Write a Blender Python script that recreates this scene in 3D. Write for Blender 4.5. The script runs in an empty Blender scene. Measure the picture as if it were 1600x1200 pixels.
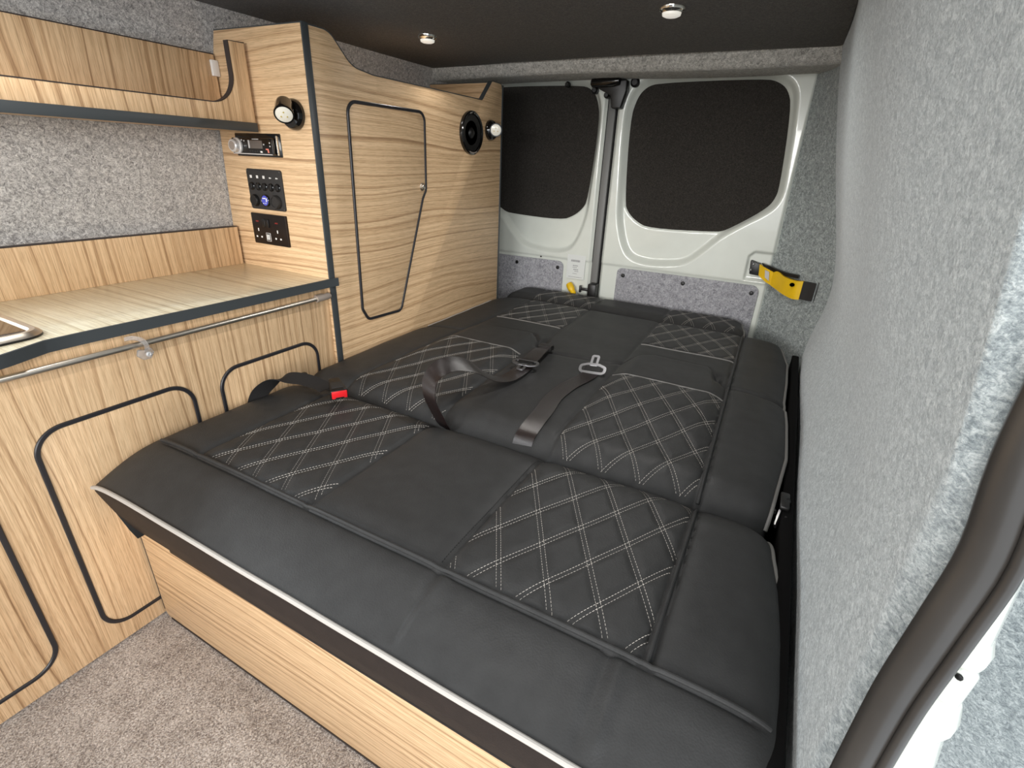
import bpy, bmesh, math, random
import numpy as np
from mathutils import Vector, Matrix

random.seed(4)
S = bpy.context.scene
COL = S.collection
PI = math.pi

# ------------------------------------------------------------------ materials
def new_mat(name):
    m = bpy.data.materials.new(name)
    m.use_nodes = True
    nt = m.node_tree
    for n in list(nt.nodes):
        nt.nodes.remove(n)
    out = nt.nodes.new('ShaderNodeOutputMaterial')
    b = nt.nodes.new('ShaderNodeBsdfPrincipled')
    nt.links.new(b.outputs[0], out.inputs[0])
    return m, nt, b

def nd(nt, kind, **kw):
    n = nt.nodes.new(kind)
    for k, v in kw.items():
        if k.startswith('i_'):
            n.inputs[k[2:].replace('_', ' ')].default_value = v
        else:
            setattr(n, k, v)
    return n

def rgba(c):
    return (c[0], c[1], c[2], 1.0)

def srgb(r, g, b):
    f = lambda c: ((c / 255 + .055) / 1.055) ** 2.4 if c > 10 else c / 255 / 12.92
    return (f(r), f(g), f(b))

def ramp(nt, stops):
    r = nt.nodes.new('ShaderNodeValToRGB')
    el = r.color_ramp.elements
    while len(el) < len(stops):
        el.new(.5)
    for e, (p, c) in zip(el, stops):
        e.position = p
        e.color = rgba(c)
    return r

def plain(name, col, rough=.5, metal=0., spec=.5, coat=0., bump=None, trans=0., sheen=0., vary=.0, emit=None):
    m, nt, b = new_mat(name)
    b.inputs['Base Color'].default_value = rgba(col)
    b.inputs['Roughness'].default_value = rough
    b.inputs['Metallic'].default_value = metal
    b.inputs['Specular IOR Level'].default_value = spec
    b.inputs['Coat Weight'].default_value = coat
    b.inputs['Transmission Weight'].default_value = trans
    b.inputs['Sheen Weight'].default_value = sheen
    if emit:
        b.inputs['Emission Color'].default_value = rgba(emit[0])
        b.inputs['Emission Strength'].default_value = emit[1]
    tc = nd(nt, 'ShaderNodeTexCoord')
    if vary:
        n = nd(nt, 'ShaderNodeTexNoise', i_Scale=14., i_Detail=4.)
        nt.links.new(tc.outputs['Object'], n.inputs['Vector'])
        r = ramp(nt, [(.3, tuple(c * (1 - vary) for c in col)), (.7, tuple(min(1, c * (1 + vary)) for c in col))])
        nt.links.new(n.outputs[0], r.inputs[0])
        nt.links.new(r.outputs[0], b.inputs['Base Color'])
    if bump:
        n = nd(nt, 'ShaderNodeTexNoise', i_Scale=bump[0], i_Detail=3.)
        nt.links.new(tc.outputs['Object'], n.inputs['Vector'])
        bp = nd(nt, 'ShaderNodeBump', i_Strength=bump[1], i_Distance=bump[2] if len(bump) > 2 else .001)
        nt.links.new(n.outputs[0], bp.inputs['Height'])
        nt.links.new(bp.outputs[0], b.inputs['Normal'])
    return m

def wood(name, grain, light, mid, dark, rough=.42, seed=0., cross=None, bands=30., warp=1.0):
    """laminate with streaks running along axis `grain`; `cross` = in-plane axis across the grain"""
    m, nt, b = new_mat(name)
    L = nt.links.new
    tc = nd(nt, 'ShaderNodeTexCoord')
    ax = 'XYZ'.index(grain)
    def mapped(across, along, off):
        mp = nd(nt, 'ShaderNodeMapping')
        sc = [across] * 3
        sc[ax] = along
        mp.inputs['Scale'].default_value = sc
        mp.inputs['Location'].default_value = (off, off * .7, off * 1.3)
        L(tc.outputs['Object'], mp.inputs['Vector'])
        return mp.outputs[0]
    # slow field whose contours make the cathedral figure
    nf = nd(nt, 'ShaderNodeTexNoise', i_Scale=1., i_Detail=1.5, i_Roughness=.4)
    L(mapped(4.2, 1.15, seed), nf.inputs['Vector'])
    sep = nd(nt, 'ShaderNodeSeparateXYZ')
    L(tc.outputs['Object'], sep.inputs[0])
    c = cross or ('Z' if grain != 'Z' else 'Y')
    ma = nd(nt, 'ShaderNodeMath', operation='MULTIPLY')
    ma.inputs[1].default_value = bands
    L(sep.outputs['XYZ'.index(c)], ma.inputs[0])
    mb = nd(nt, 'ShaderNodeMath', operation='MULTIPLY_ADD')
    mb.inputs[1].default_value = 7. * warp
    L(nf.outputs[0], mb.inputs[0])
    L(ma.outputs[0], mb.inputs[2])
    # irregular ring spacing: feed the ring coordinate to a 1D noise
    n1 = nd(nt, 'ShaderNodeTexNoise', noise_dimensions='1D', i_Scale=1., i_Detail=5., i_Roughness=.7)
    L(mb.outputs[0], n1.inputs['W'])
    # fine fibres
    n2 = nd(nt, 'ShaderNodeTexNoise', i_Scale=1., i_Detail=4., i_Roughness=.7)
    L(mapped(330., 5., seed + 3), n2.inputs['Vector'])
    # pores: short dark dashes
    n3 = nd(nt, 'ShaderNodeTexNoise', i_Scale=1., i_Detail=2., i_Roughness=.6)
    L(mapped(900., 26., seed + 9), n3.inputs['Vector'])
    r1 = ramp(nt, [(.27, dark), (.41, mid), (.55, light), (.80, tuple(x * 1.05 for x in light))])
    L(n1.outputs[0], r1.inputs[0])
    mx = nd(nt, 'ShaderNodeMix', data_type='RGBA', blend_type='MULTIPLY')
    mx.inputs['Factor'].default_value = 1.0
    r2 = ramp(nt, [(.30, (.70, .66, .62)), (.50, (1, 1, 1)), (.75, (1.0, 1.0, 1.0))])
    L(n2.outputs[0], r2.inputs[0])
    L(r1.outputs[0], mx.inputs['A'])
    L(r2.outputs[0], mx.inputs['B'])
    mx2 = nd(nt, 'ShaderNodeMix', data_type='RGBA', blend_type='MULTIPLY')
    mx2.inputs['Factor'].default_value = .8
    r3 = ramp(nt, [(.36, (.72, .68, .64)), (.5, (1, 1, 1))])
    L(n3.outputs[0], r3.inputs[0])
    L(mx.outputs['Result'], mx2.inputs['A'])
    L(r3.outputs[0], mx2.inputs['B'])
    L(mx2.outputs['Result'], b.inputs['Base Color'])
    b.inputs['Roughness'].default_value = rough
    b.inputs['Specular IOR Level'].default_value = .45
    bp = nd(nt, 'ShaderNodeBump', i_Strength=.18, i_Distance=.0006)
    L(n2.outputs[0], bp.inputs['Height'])
    L(bp.outputs[0], b.inputs['Normal'])
    return m

def felt(name, stops, scale=95., bump=.6, sheen=.3, sheen_tint=(1, 1, 1), stretch=(1, 1, 1), fine=420., mixf=.42):
    m, nt, b = new_mat(name)
    L = nt.links.new
    tc = nd(nt, 'ShaderNodeTexCoord')
    mp = nd(nt, 'ShaderNodeMapping')
    mp.inputs['Scale'].default_value = stretch
    mp.inputs['Rotation'].default_value = (.5, .3, .4)
    L(tc.outputs['Object'], mp.inputs['Vector'])
    n = nd(nt, 'ShaderNodeTexNoise', i_Scale=scale, i_Detail=6., i_Roughness=.68, i_Distortion=1.2)
    L(mp.outputs[0], n.inputs['Vector'])
    f = nd(nt, 'ShaderNodeTexNoise', i_Scale=fine, i_Detail=3., i_Roughness=.7, i_Distortion=.6)
    L(mp.outputs[0], f.inputs['Vector'])
    mx = nd(nt, 'ShaderNodeMix', data_type='FLOAT')
    mx.inputs['Factor'].default_value = mixf
    L(n.outputs[0], mx.inputs['A'])
    L(f.outputs[0], mx.inputs['B'])
    r = ramp(nt, stops)
    L(mx.outputs['Result'], r.inputs[0])
    L(r.outputs[0], b.inputs['Base Color'])
    b.inputs['Roughness'].default_value = .95
    b.inputs['Specular IOR Level'].default_value = .12
    b.inputs['Sheen Weight'].default_value = sheen
    b.inputs['Sheen Roughness'].default_value = .6
    b.inputs['Sheen Tint'].default_value = rgba(sheen_tint)
    bp = nd(nt, 'ShaderNodeBump', i_Strength=bump, i_Distance=.003)
    L(mx.outputs['Result'], bp.inputs['Height'])
    L(bp.outputs[0], b.inputs['Normal'])
    return m

def leather(name, col, rough=.54):
    m, nt, b = new_mat(name)
    L = nt.links.new
    tc = nd(nt, 'ShaderNodeTexCoord')
    v = nd(nt, 'ShaderNodeTexVoronoi', i_Scale=420., feature='SMOOTH_F1')
    L(tc.outputs['Object'], v.inputs['Vector'])
    n = nd(nt, 'ShaderNodeTexNoise', i_Scale=34., i_Detail=5.)
    L(tc.outputs['Object'], n.inputs['Vector'])
    ad = nd(nt, 'ShaderNodeMath', operation='MULTIPLY_ADD')
    ad.inputs[1].default_value = .7
    L(v.outputs['Distance'], ad.inputs[0])
    L(n.outputs[0], ad.inputs[2])
    bp = nd(nt, 'ShaderNodeBump', i_Strength=.34, i_Distance=.0013)
    L(ad.outputs[0], bp.inputs['Height'])
    L(bp.outputs[0], b.inputs['Normal'])
    r = ramp(nt, [(.3, tuple(c * .88 for c in col)), (.7, tuple(c * 1.12 for c in col))])
    L(n.outputs[0], r.inputs[0])
    L(r.outputs[0], b.inputs['Base Color'])
    b.inputs['Roughness'].default_value = rough
    b.inputs['Specular IOR Level'].default_value = .28
    return m

WL, WM, WD = srgb(226, 192, 150), srgb(205, 170, 130), srgb(140, 106, 76)
M = {}
LAM = (srgb(224, 192, 152), srgb(204, 169, 129), srgb(142, 108, 76))
M['wood_front'] = wood('kitchen_wood_upright_grain', 'Z', *LAM, cross='Y', bands=95., seed=1.3)
M['wood_tall'] = wood('tall_unit_wood_lengthwise_grain', 'Y', *LAM, cross='Z', bands=80., seed=5.1, warp=1.2)
M['wood_side'] = wood('tall_unit_wood_crosswise_grain', 'X', *LAM, cross='Z', bands=85., seed=2.7)
M['wood_top'] = wood('worktop_wood_painted_sheen', 'X', srgb(240, 232, 206), srgb(225, 213, 182), srgb(166, 149, 118), cross='Y', bands=80., seed=7.7, rough=.3)  # paler than the other laminate: gloss reflection put into the colour
M['wood_top'].node_tree.nodes['Principled BSDF'].inputs['Coat Weight'].default_value = .5
M['wood_top'].node_tree.nodes['Principled BSDF'].inputs['Coat Roughness'].default_value = .3
M['wood_shelf'] = wood('shelf_wood_upright_grain', 'Z', *LAM, cross='Y', bands=70., seed=9.2)
M['wood_base'] = wood('bed_base_wood_lengthwise_grain', 'X', *LAM, cross='Z', bands=95., seed=3.9)
M['edging'] = plain('graphite_edging', srgb(62, 66, 68), .42, bump=(300., .1))
M['edging_brown'] = plain('dark_brown_edging', srgb(52, 44, 42), .5, bump=(300., .1))
M['ttrim'] = plain('black_rubber_trim', srgb(38, 37, 40), .38)
M['felt_wall'] = felt('light_grey_felt', [(.38, srgb(112, 109, 108)), (.5, srgb(180, 176, 172)), (.61, srgb(228, 224, 219))], scale=110., bump=.7, sheen=.25)
M['felt_side'] = felt('grey_felt_sky_tint', [(.39, srgb(104, 114, 118)), (.5, srgb(150, 159, 161)), (.61, srgb(194, 201, 201))], scale=110., bump=.8, sheen=.5, stretch=(1, .85, 1.1))  # same felt as the left wall, bluish daylight cast tinted in
M['felt_panel'] = felt('grey_felt_door_panel', [(.38, srgb(104, 104, 110)), (.5, srgb(152, 152, 157)), (.63, srgb(186, 186, 190))], scale=80., bump=.4, sheen=.2)
M['felt_header'] = felt('grey_felt_header', [(.38, srgb(124, 122, 117)), (.5, srgb(182, 179, 172)), (.62, srgb(226, 223, 216))], scale=80., bump=.6, sheen=.2)
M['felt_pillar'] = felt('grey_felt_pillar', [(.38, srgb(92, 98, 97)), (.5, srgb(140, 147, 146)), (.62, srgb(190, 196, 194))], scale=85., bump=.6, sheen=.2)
M['felt_dark'] = felt('charcoal_felt', [(.38, srgb(54, 51, 47)), (.5, srgb(80, 76, 71)), (.63, srgb(116, 111, 104))], scale=150., bump=.6, sheen=.15)
M['felt_blank'] = felt('charcoal_felt_window_blank', [(.36, srgb(30, 28, 26)), (.5, srgb(46, 43, 40)), (.65, srgb(68, 64, 59))], scale=190., bump=.4, sheen=.1)
M['carpet'] = felt('beige_grey_pile_carpet', [(.38, srgb(116, 104, 97)), (.48, srgb(184, 172, 163)), (.57, srgb(240, 231, 224))], scale=20., bump=2.2, sheen=.3, fine=300., mixf=.76)
M['leather'] = leather('black_leatherette', srgb(50, 50, 50))
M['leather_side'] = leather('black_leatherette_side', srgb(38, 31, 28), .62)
M['strap'] = plain('black_strap_webbing', srgb(22, 20, 20), .75, bump=(600., .3))
M['piping'] = plain('pale_grey_piping', srgb(178, 174, 168), .5, bump=(500., .15))
M['piping_shaded'] = plain('pale_piping_shaded', srgb(112, 110, 107), .5, bump=(500., .15))  # same pale piping, darkened for the shade it lies in
M['thread'] = plain('pale_thread', srgb(190, 184, 176), .7)
M['white_paint'] = plain('white_vehicle_paint', srgb(214, 218, 210), .22, coat=.6, vary=.02)
M['rubber'] = plain('black_rubber', srgb(50, 47, 44), .3, spec=.6, bump=(120., .06), vary=.12)
M['rubber_grey'] = plain('grey_weather_strip', srgb(110, 110, 108), .5)
M['black'] = plain('black_plastic', srgb(16, 15, 15), .4)
M['black_gloss'] = plain('black_gloss_plastic', srgb(14, 13, 13), .12, coat=.5)
M['black_matt'] = plain('matt_black_plastic', srgb(36, 34, 33), .6)
M['dark_metal'] = plain('black_nickel_plate', srgb(48, 42, 40), .3, .7)
M['chrome'] = plain('chrome', srgb(225, 222, 215), .12, 1.)
M['steel'] = plain('brushed_steel', srgb(226, 218, 206), .34, 1.)
M['tongue'] = plain('polished_belt_steel', srgb(226, 226, 230), .3, 1.)
M['silver'] = plain('silver_plastic', srgb(214, 212, 210), .3, .4)
M['gunmetal'] = plain('zinc_plated_steel', srgb(120, 120, 120), .35, .9)
M['lens'] = plain('frosted_lens', srgb(232, 228, 215), .25, coat=.4)
M['lamp_lens'] = plain('lit_spot_lens', srgb(232, 228, 215), .3, emit=((1., .95, .86), .5))
M['led'] = plain('yellow_led_chip', srgb(190, 170, 90), .4)
M['white_plastic'] = plain('white_plastic', srgb(226, 224, 220), .35)
M['clear'] = plain('clear_plastic', srgb(225, 220, 215), .12, trans=.75, spec=.6)
M['grey_plastic'] = plain('grey_plastic', srgb(150, 138, 128), .4)
M['red'] = plain('red_plastic', srgb(214, 34, 40), .3)
M['red_dim'] = plain('dark_red_plastic', srgb(120, 32, 30), .4)
M['salmon'] = plain('salmon_plastic', srgb(226, 130, 112), .5)
M['screen'] = plain('grey_display_glass', srgb(92, 84, 78), .2, coat=.4)
M['blue'] = plain('blue_display', srgb(60, 64, 150), .25, coat=.5, emit=(srgb(80, 90, 200), .35))
M['yellow'] = plain('yellow_plastic', srgb(228, 184, 20), .42, vary=.10, bump=(60., .1))
M['paper'] = plain('white_label', srgb(214, 217, 214), .4)
M['black_cloth'] = plain('black_cloth', srgb(13, 12, 12), .9, spec=.1, bump=(500., .3))
M['print'] = plain('grey_print', srgb(150, 150, 152), .6)
M['smoked'] = plain('smoked_glass', srgb(58, 44, 38), .08, coat=1.0)

def webbing():
    m, nt, b = new_mat('dark_brown_belt_webbing')
    L = nt.links.new
    tc = nd(nt, 'ShaderNodeTexCoord')
    w = nd(nt, 'ShaderNodeTexWave', i_Scale=2., bands_direction='Y')
    uv = nd(nt, 'ShaderNodeUVMap')
    mp = nd(nt, 'ShaderNodeMapping')
    mp.inputs['Scale'].default_value = (1., 40., 1.)
    L(uv.outputs[0], mp.inputs['Vector'])
    L(mp.outputs[0], w.inputs['Vector'])
    n = nd(nt, 'ShaderNodeTexNoise', i_Scale=5., i_Detail=3.)
    mp2 = nd(nt, 'ShaderNodeMapping')
    mp2.inputs['Scale'].default_value = (8., .4, 1.)
    L(uv.outputs[0], mp2.inputs['Vector'])
    L(mp2.outputs[0], n.inputs['Vector'])
    r = ramp(nt, [(.3, srgb(20, 13, 13)), (.7, srgb(34, 24, 23))])
    L(n.outputs[0], r.inputs[0])
    L(r.outputs[0], b.inputs['Base Color'])
    b.inputs['Roughness'].default_value = .33
    b.inputs['Specular IOR Level'].default_value = .8
    bp = nd(nt, 'ShaderNodeBump', i_Strength=.25, i_Distance=.0006)
    L(w.outputs[0], bp.inputs['Height'])
    L(bp.outputs[0], b.inputs['Normal'])
    return m
M['webbing'] = webbing()

# ------------------------------------------------------------------ mesh helpers
BASE = {}

class MB:
    """collects shapes (world coordinates) for ONE mesh object"""
    def __init__(s):
        s.v, s.f, s.uv = [], [], None
    def add(s, vs, fs):
        o = len(s.v)
        s.v += [tuple(p) for p in vs]
        s.f += [tuple(i + o for i in f) for f in fs]
        return s
    def bm(s, bm, mat=None):
        if mat is not None:
            bmesh.ops.transform(bm, matrix=mat, verts=bm.verts)
        bm.verts.index_update()
        s.add([v.co[:] for v in bm.verts], [[v.index for v in f.verts] for f in bm.faces])
        bm.free()
        return s
    def box(s, x0, x1, y0, y1, z0, z1, bev=0., seg=2, mat=None):
        bm = bmesh.new()
        bmesh.ops.create_cube(bm, size=1.)
        for v in bm.verts:
            v.co = Vector(((x0 + x1) / 2 + v.co.x * (x1 - x0), (y0 + y1) / 2 + v.co.y * (y1 - y0), (z0 + z1) / 2 + v.co.z * (z1 - z0)))
        if bev:
            bmesh.ops.bevel(bm, geom=bm.edges[:], offset=bev, segments=seg, affect='EDGES', profile=.5)
        return s.bm(bm, mat)
    def prism(s, pts, axis, a, b, bev=0., seg=2, mat=None):
        bm = bmesh.new()
        def P(u, v, w):
            return {'X': (w, u, v), 'Y': (u, w, v), 'Z': (u, v, w)}[axis]
        A = [bm.verts.new(P(u, v, a)) for u, v in pts]
        B = [bm.verts.new(P(u, v, b)) for u, v in pts]
        n = len(pts)
        f1 = bm.faces.new(A)
        f2 = bm.faces.new(B[::-1])
        for i in range(n):
            j = (i + 1) % n
            bm.faces.new((A[i], B[i], B[j], A[j]))
        bmesh.ops.recalc_face_normals(bm, faces=bm.faces[:])
        if bev:
            es = [e for f in (f1, f2) for e in f.edges]
            bmesh.ops.bevel(bm, geom=es, offset=bev, segments=seg, affect='EDGES', profile=.5)
        return s.bm(bm, mat)
    def lathe(s, prof, org, axis, n=32, cap=True):
        """prof = [(radius, height along axis)]"""
        ax = Vector(axis).normalized()
        up = Vector((0, 0, 1)) if abs(ax.z) < .9 else Vector((1, 0, 0))
        u = ax.cross(up).normalized()
        w = ax.cross(u).normalized()
        O = Vector(org)
        vs, fs = [], []
        for r, h in prof:
            for k in range(n):
                t = 2 * PI * k / n
                vs.append(O + ax * h + (u * math.cos(t) + w * math.sin(t)) * r)
        m = len(prof)
        for i in range(m - 1):
            for k in range(n):
                l = (k + 1) % n
                fs.append((i * n + k, (i + 1) * n + k, (i + 1) * n + l, i * n + l))
        if cap:
            fs.append(tuple(range(n)))
            fs.append(tuple(range((m - 1) * n, m * n))[::-1])
        return s.add(vs, fs)
    def sweep(s, path, prof, closed=False, up=None, cap=True):
        """sweep a closed 2D profile [(side, up)] along the path"""
        P = [Vector(p) for p in path]
        n, k = len(P), len(prof)
        vs, fs = [], []
        last = None
        for i in range(n):
            a = P[(i - 1) % n] if (closed or i > 0) else P[i]
            c = P[(i + 1) % n] if (closed or i < n - 1) else P[i]
            t = (c - a)
            t = t.normalized() if t.length > 1e-9 else Vector((0, 1, 0))
            if up is not None:
                U = Vector(up)
            else:
                if last is None:
                    last = Vector((0, 0, 1)) if abs(t.z) < .9 else Vector((1, 0, 0))
                U = last
            U = (U - t * U.dot(t)).normalized()
            last = U
            W = t.cross(U)
            for (q, r) in prof:
                vs.append(P[i] + W * q + U * r)
        rng = n if closed else n - 1
        for i in range(rng):
            j = (i + 1) % n
            for m in range(k):
                l = (m + 1) % k
                fs.append((i * k + m, i * k + l, j * k + l, j * k + m))
        if cap and not closed:
            fs.append(tuple(range(k))[::-1])
            fs.append(tuple(range((n - 1) * k, n * k)))
        return s.add(vs, fs)
    def tube(s, path, r, n=12, closed=False, up=None):
        return s.sweep(path, [(r * math.cos(2 * PI * i / n), r * math.sin(2 * PI * i / n)) for i in range(n)], closed, up)
    def build(s, name, mat, parent=None, at=None, smooth=35., label=None):
        base = BASE.get(parent.name, Vector()) if parent else Vector(at or (0, 0, 0))
        me = bpy.data.meshes.new(name)
        me.from_pydata([(x - base.x, y - base.y, z - base.z) for x, y, z in s.v], [], s.f)
        me.validate()
        bm = bmesh.new()
        bm.from_mesh(me)
        bmesh.ops.recalc_face_normals(bm, faces=bm.faces[:])
        bm.to_mesh(me)
        bm.free()
        me.materials.append(M[mat])
        me.polygons.foreach_set('use_smooth', [smooth > 0] * len(me.polygons))
        if smooth and smooth < 180:
            me.set_sharp_from_angle(angle=math.radians(smooth))
        o = bpy.data.objects.new(name, me)
        COL.objects.link(o)
        if parent:
            o.parent = parent
        else:
            o.location = base
        BASE[o.name] = base
        if label:
            o['label'] = label
        return o

def thing(name, label, cat, loc, group=None):
    o = bpy.data.objects.new(name, None)
    o.empty_display_size = .05
    COL.objects.link(o)
    o.location = loc
    BASE[o.name] = Vector(loc)
    o['label'] = label
    o['category'] = cat
    if group:
        o['group'] = group
    return o

def tag(o, label, cat, group=None):
    o['label'] = label
    o['category'] = cat
    if group:
        o['group'] = group
    return o

def struct(o):
    o['kind'] = 'structure'
    return o

def fillet(pts, rads, n=8):
    """polygon with rounded corners"""
    out = []
    m = len(pts)
    if not hasattr(rads, '__len__'):
        rads = [rads] * m
    for i in range(m):
        p, a, c = Vector(pts[i]), Vector(pts[i - 1]), Vector(pts[(i + 1) % m])
        r = rads[i]
        if r <= 0:
            out.append(tuple(p))
            continue
        d1, d2 = (a - p), (c - p)
        l1, l2 = d1.length, d2.length
        d1 /= l1
        d2 /= l2
        ang = d1.angle(d2)
        t = min(r / math.tan(ang / 2), l1 * .49, l2 * .49)
        r2 = t * math.tan(ang / 2)
        cc = p + (d1 + d2).normalized() * (r2 / math.sin(ang / 2))
        p1, p2 = p + d1 * t, p + d2 * t
        v1, v2 = p1 - cc, p2 - cc
        a1 = math.atan2(v1.y, v1.x)
        da = (math.atan2(v2.y, v2.x) - a1 + PI) % (2 * PI) - PI
        for k in range(n + 1):
            th = a1 + da * k / n
            out.append((cc.x + r2 * math.cos(th), cc.y + r2 * math.sin(th)))
    return out

def rect(u0, u1, v0, v1, r=0, n=8):
    p = [(u0, v0), (u1, v0), (u1, v1), (u0, v1)]
    return fillet(p, r, n) if r else p

def on(axis, w, pts):
    return [{'X': (w, u, v), 'Y': (u, w, v), 'Z': (u, v, w)}[axis] for u, v in pts]

def crom(pts, n=10):
    """Catmull-Rom through points (tuples of any length)"""
    P = [np.array(p, float) for p in pts]
    out = []
    for i in range(len(P) - 1):
        p0 = P[i - 1] if i else 2 * P[0] - P[1]
        p1, p2 = P[i], P[i + 1]
        p3 = P[i + 2] if i + 2 < len(P) else 2 * P[-1] - P[-2]
        for k in range(n):
            t = k / n
            out.append(.5 * ((2 * p1) + (-p0 + p2) * t + (2 * p0 - 5 * p1 + 4 * p2 - p3) * t * t + (-p0 + 3 * p1 - 3 * p2 + p3) * t ** 3))
    out.append(P[-1])
    return out

FLAT_TRIM = [(-.0045, -.001), (.0045, -.001), (.0045, .0018), (.0028, .0034), (-.0028, .0034), (-.0045, .0018)]
def sm(t):
    t = np.clip(t, 0, 1)
    return t * t * (3 - 2 * t)

def grid_mesh(X, Y, Z):
    n, m = X.shape
    vs = np.stack([X, Y, Z], -1).reshape(-1, 3)
    idx = np.arange(n * m).reshape(n, m)
    fs = np.stack([idx[:-1, :-1], idx[:-1, 1:], idx[1:, 1:], idx[1:, :-1]], -1).reshape(-1, 4)
    return vs.tolist(), fs.tolist()

# ------------------------------------------------------------------ camera
cam = bpy.data.cameras.new('camera')
cam.sensor_width = 36.
cam.lens = 36. * 775.84 / 1600.
cam.clip_start = .02
co = bpy.data.objects.new('camera', cam)
COL.objects.link(co)
yaw, pit, rol = .4810136, .42068539, -.04244084
f = Vector((-math.sin(yaw) * math.cos(pit), math.cos(yaw) * math.cos(pit), -math.sin(pit)))
r0 = Vector((math.cos(yaw), math.sin(yaw), 0))
d0 = f.cross(r0)
rt = r0 * math.cos(rol) + d0 * math.sin(rol)
dn = -r0 * math.sin(rol) + d0 * math.cos(rol)
co.matrix_world = Matrix(((rt.x, -dn.x, -f.x, 0), (rt.y, -dn.y, -f.y, 0), (rt.z, -dn.z, -f.z, 1.04), (0, 0, 0, 1)))
S.camera = co

# ------------------------------------------------------------------ the setting
struct(MB().box(-1.62, .20, -1.4, 2.28, -.06, -.006).build('floor', 'carpet'))

# right wall: felt over the quarter panel, folding round towards the sliding-door opening
ZR = [0., .40, .47, .55, .67, .80, .92, 1.05, 1.18, 1.30, 1.385, 1.45]
XR = [.140, .140, .136, .150, .170, .150, .118, .085, .055, .030, .015, .005]
XN = [.140, .140, .138, .140, .142, .137, .125, .109, .086, .050, .025, .005]
def wall_x(z, y=2.):
    z = np.asarray(z, float)
    acc = 0
    for dz in (-.06, -.04, -.02, 0., .02, .04, .06):
        far, near = np.interp(z + dz, ZR, XR), np.interp(z + dz, ZR, XN)
        acc = acc + far + (near - far) * (1 - sm((np.asarray(y) - .5) / .5))
    return acc / 7
ys = np.concatenate([np.linspace(.3745, .52, 90), np.linspace(.522, .62, 16), np.linspace(.64, 2.03, 60)])
zs = np.linspace(0., 1.45, 80)
Yg, Zg = np.meshgrid(ys, zs, indexing='ij')
wx = wall_x(Zg, Yg)
yl = np.clip(wx / .330, .396, .425)
Xg = wx + np.maximum(.024, .153 - wx) * sm((yl - Yg) / (yl - .374))
Xg = Xg + .003 * np.sin(Yg * 9 + Zg * 4) * sm((Yg - .5) / .3)
mb = MB()
mb.add(*grid_mesh(Xg, Yg, Zg))
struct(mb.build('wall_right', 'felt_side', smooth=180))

# rear right pillar, felt
zs = np.linspace(0., 1.45, 40)
T = np.linspace(0, 1, 10)
Tg, Zg = np.meshgrid(T, zs, indexing='ij')
xw = wall_x(Zg)
xw = xw + .004
Xg = xw + (-.055 - xw) * Tg + .010 * np.sin(Tg * PI)
Yg = 1.995 + .262 * Tg + .012 * np.sin(Tg * PI)
mb = MB()
mb.add(*grid_mesh(Xg, Yg, Zg))
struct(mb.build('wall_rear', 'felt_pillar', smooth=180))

# header over the rear doors
mb = MB()
sec = [(1.968, 1.45), (1.970, 1.40), (1.985, 1.356), (1.998, 1.347), (2.02, 1.346), (2.14, 1.350), (2.235, 1.355), (2.30, 1.36), (2.30, 1.45)]
xs = np.linspace(-1.6, .10, 24)
vs, fs = [], []
for x in xs:
    for (y, z) in sec:
        dip = .010 * math.sin(x * 5.0) * (1 if 1.345 < z < 1.357 else 0) * .3
        vs.append((x, y + .03 * max(0, (-1.25 - x)), z + dip))
n = len(sec)
for i in range(len(xs) - 1):
    for j in range(n - 1):
        fs.append((i * n + j, i * n + j + 1, (i + 1) * n + j + 1, (i + 1) * n + j))
mb.add(vs, fs)
struct(mb.build('trim_1', 'felt_header', smooth=40))

# left wall: upright behind the furniture, leaning in under the roof, with a window beside the hob
def left_x(z):
    return np.interp(z, [0, .7, 1.0, 1.2, 1.32, 1.45], [-1.535, -1.525, -1.512, -1.505, -1.49, -1.455])
mb = MB()
for (ya, yb, za, zb_) in ((-1.4, -1.05, 0, 1.45), (-1.05, .34, 0, .85), (-1.05, .34, 1.30, 1.45), (.34, 2.28, 0, 1.45)):
    Yg, Zg = np.meshgrid(np.linspace(ya, yb, 3 + int((yb - ya) * 24)), np.linspace(za, zb_, 3 + int((zb_ - za) * 30)), indexing='ij')
    mb.add(*grid_mesh(left_x(Zg) + .003 * np.sin(Yg * 6 + Zg * 5), Yg, Zg))
struct(mb.build('wall_left', 'felt_wall', smooth=180))
wf = fillet([(-1.05, .85), (.34, .85), (.34, 1.30), (-1.05, 1.30)], .04, 6)
struct(MB().sweep(on('X', -1.530, wf), [(-.012, -.02), (.012, -.02), (.012, .02), (-.012, .02)], True, (1, 0, 0)).build('window_1', 'rubber'))
# added low wall out of view, keeps cab light off the lower parts
struct(MB().box(-1.56, .10, -1.30, -1.26, -.01, .52, .01).build('wall_light_baffle', 'felt_dark'))

# ceiling lining, a charcoal board with a soft rear edge
out = fillet([(-1.47, -1.1), (.075, -1.1), (.045, .2), (.018, 1.2), (.016, 1.975), (-.58, 1.945), (-1.10, 1.955), (-1.485, 2.02)],
             [0, 0, 0, 0, .03, 0, 0, .02], 5)
mb = MB().prism(out, 'Z', 1.385, 1.40, .004)
mb.box(-1.62, .10, -1.1, 2.32, 1.44, 1.47)
struct(mb.build('ceiling', 'felt_dark'))

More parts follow.
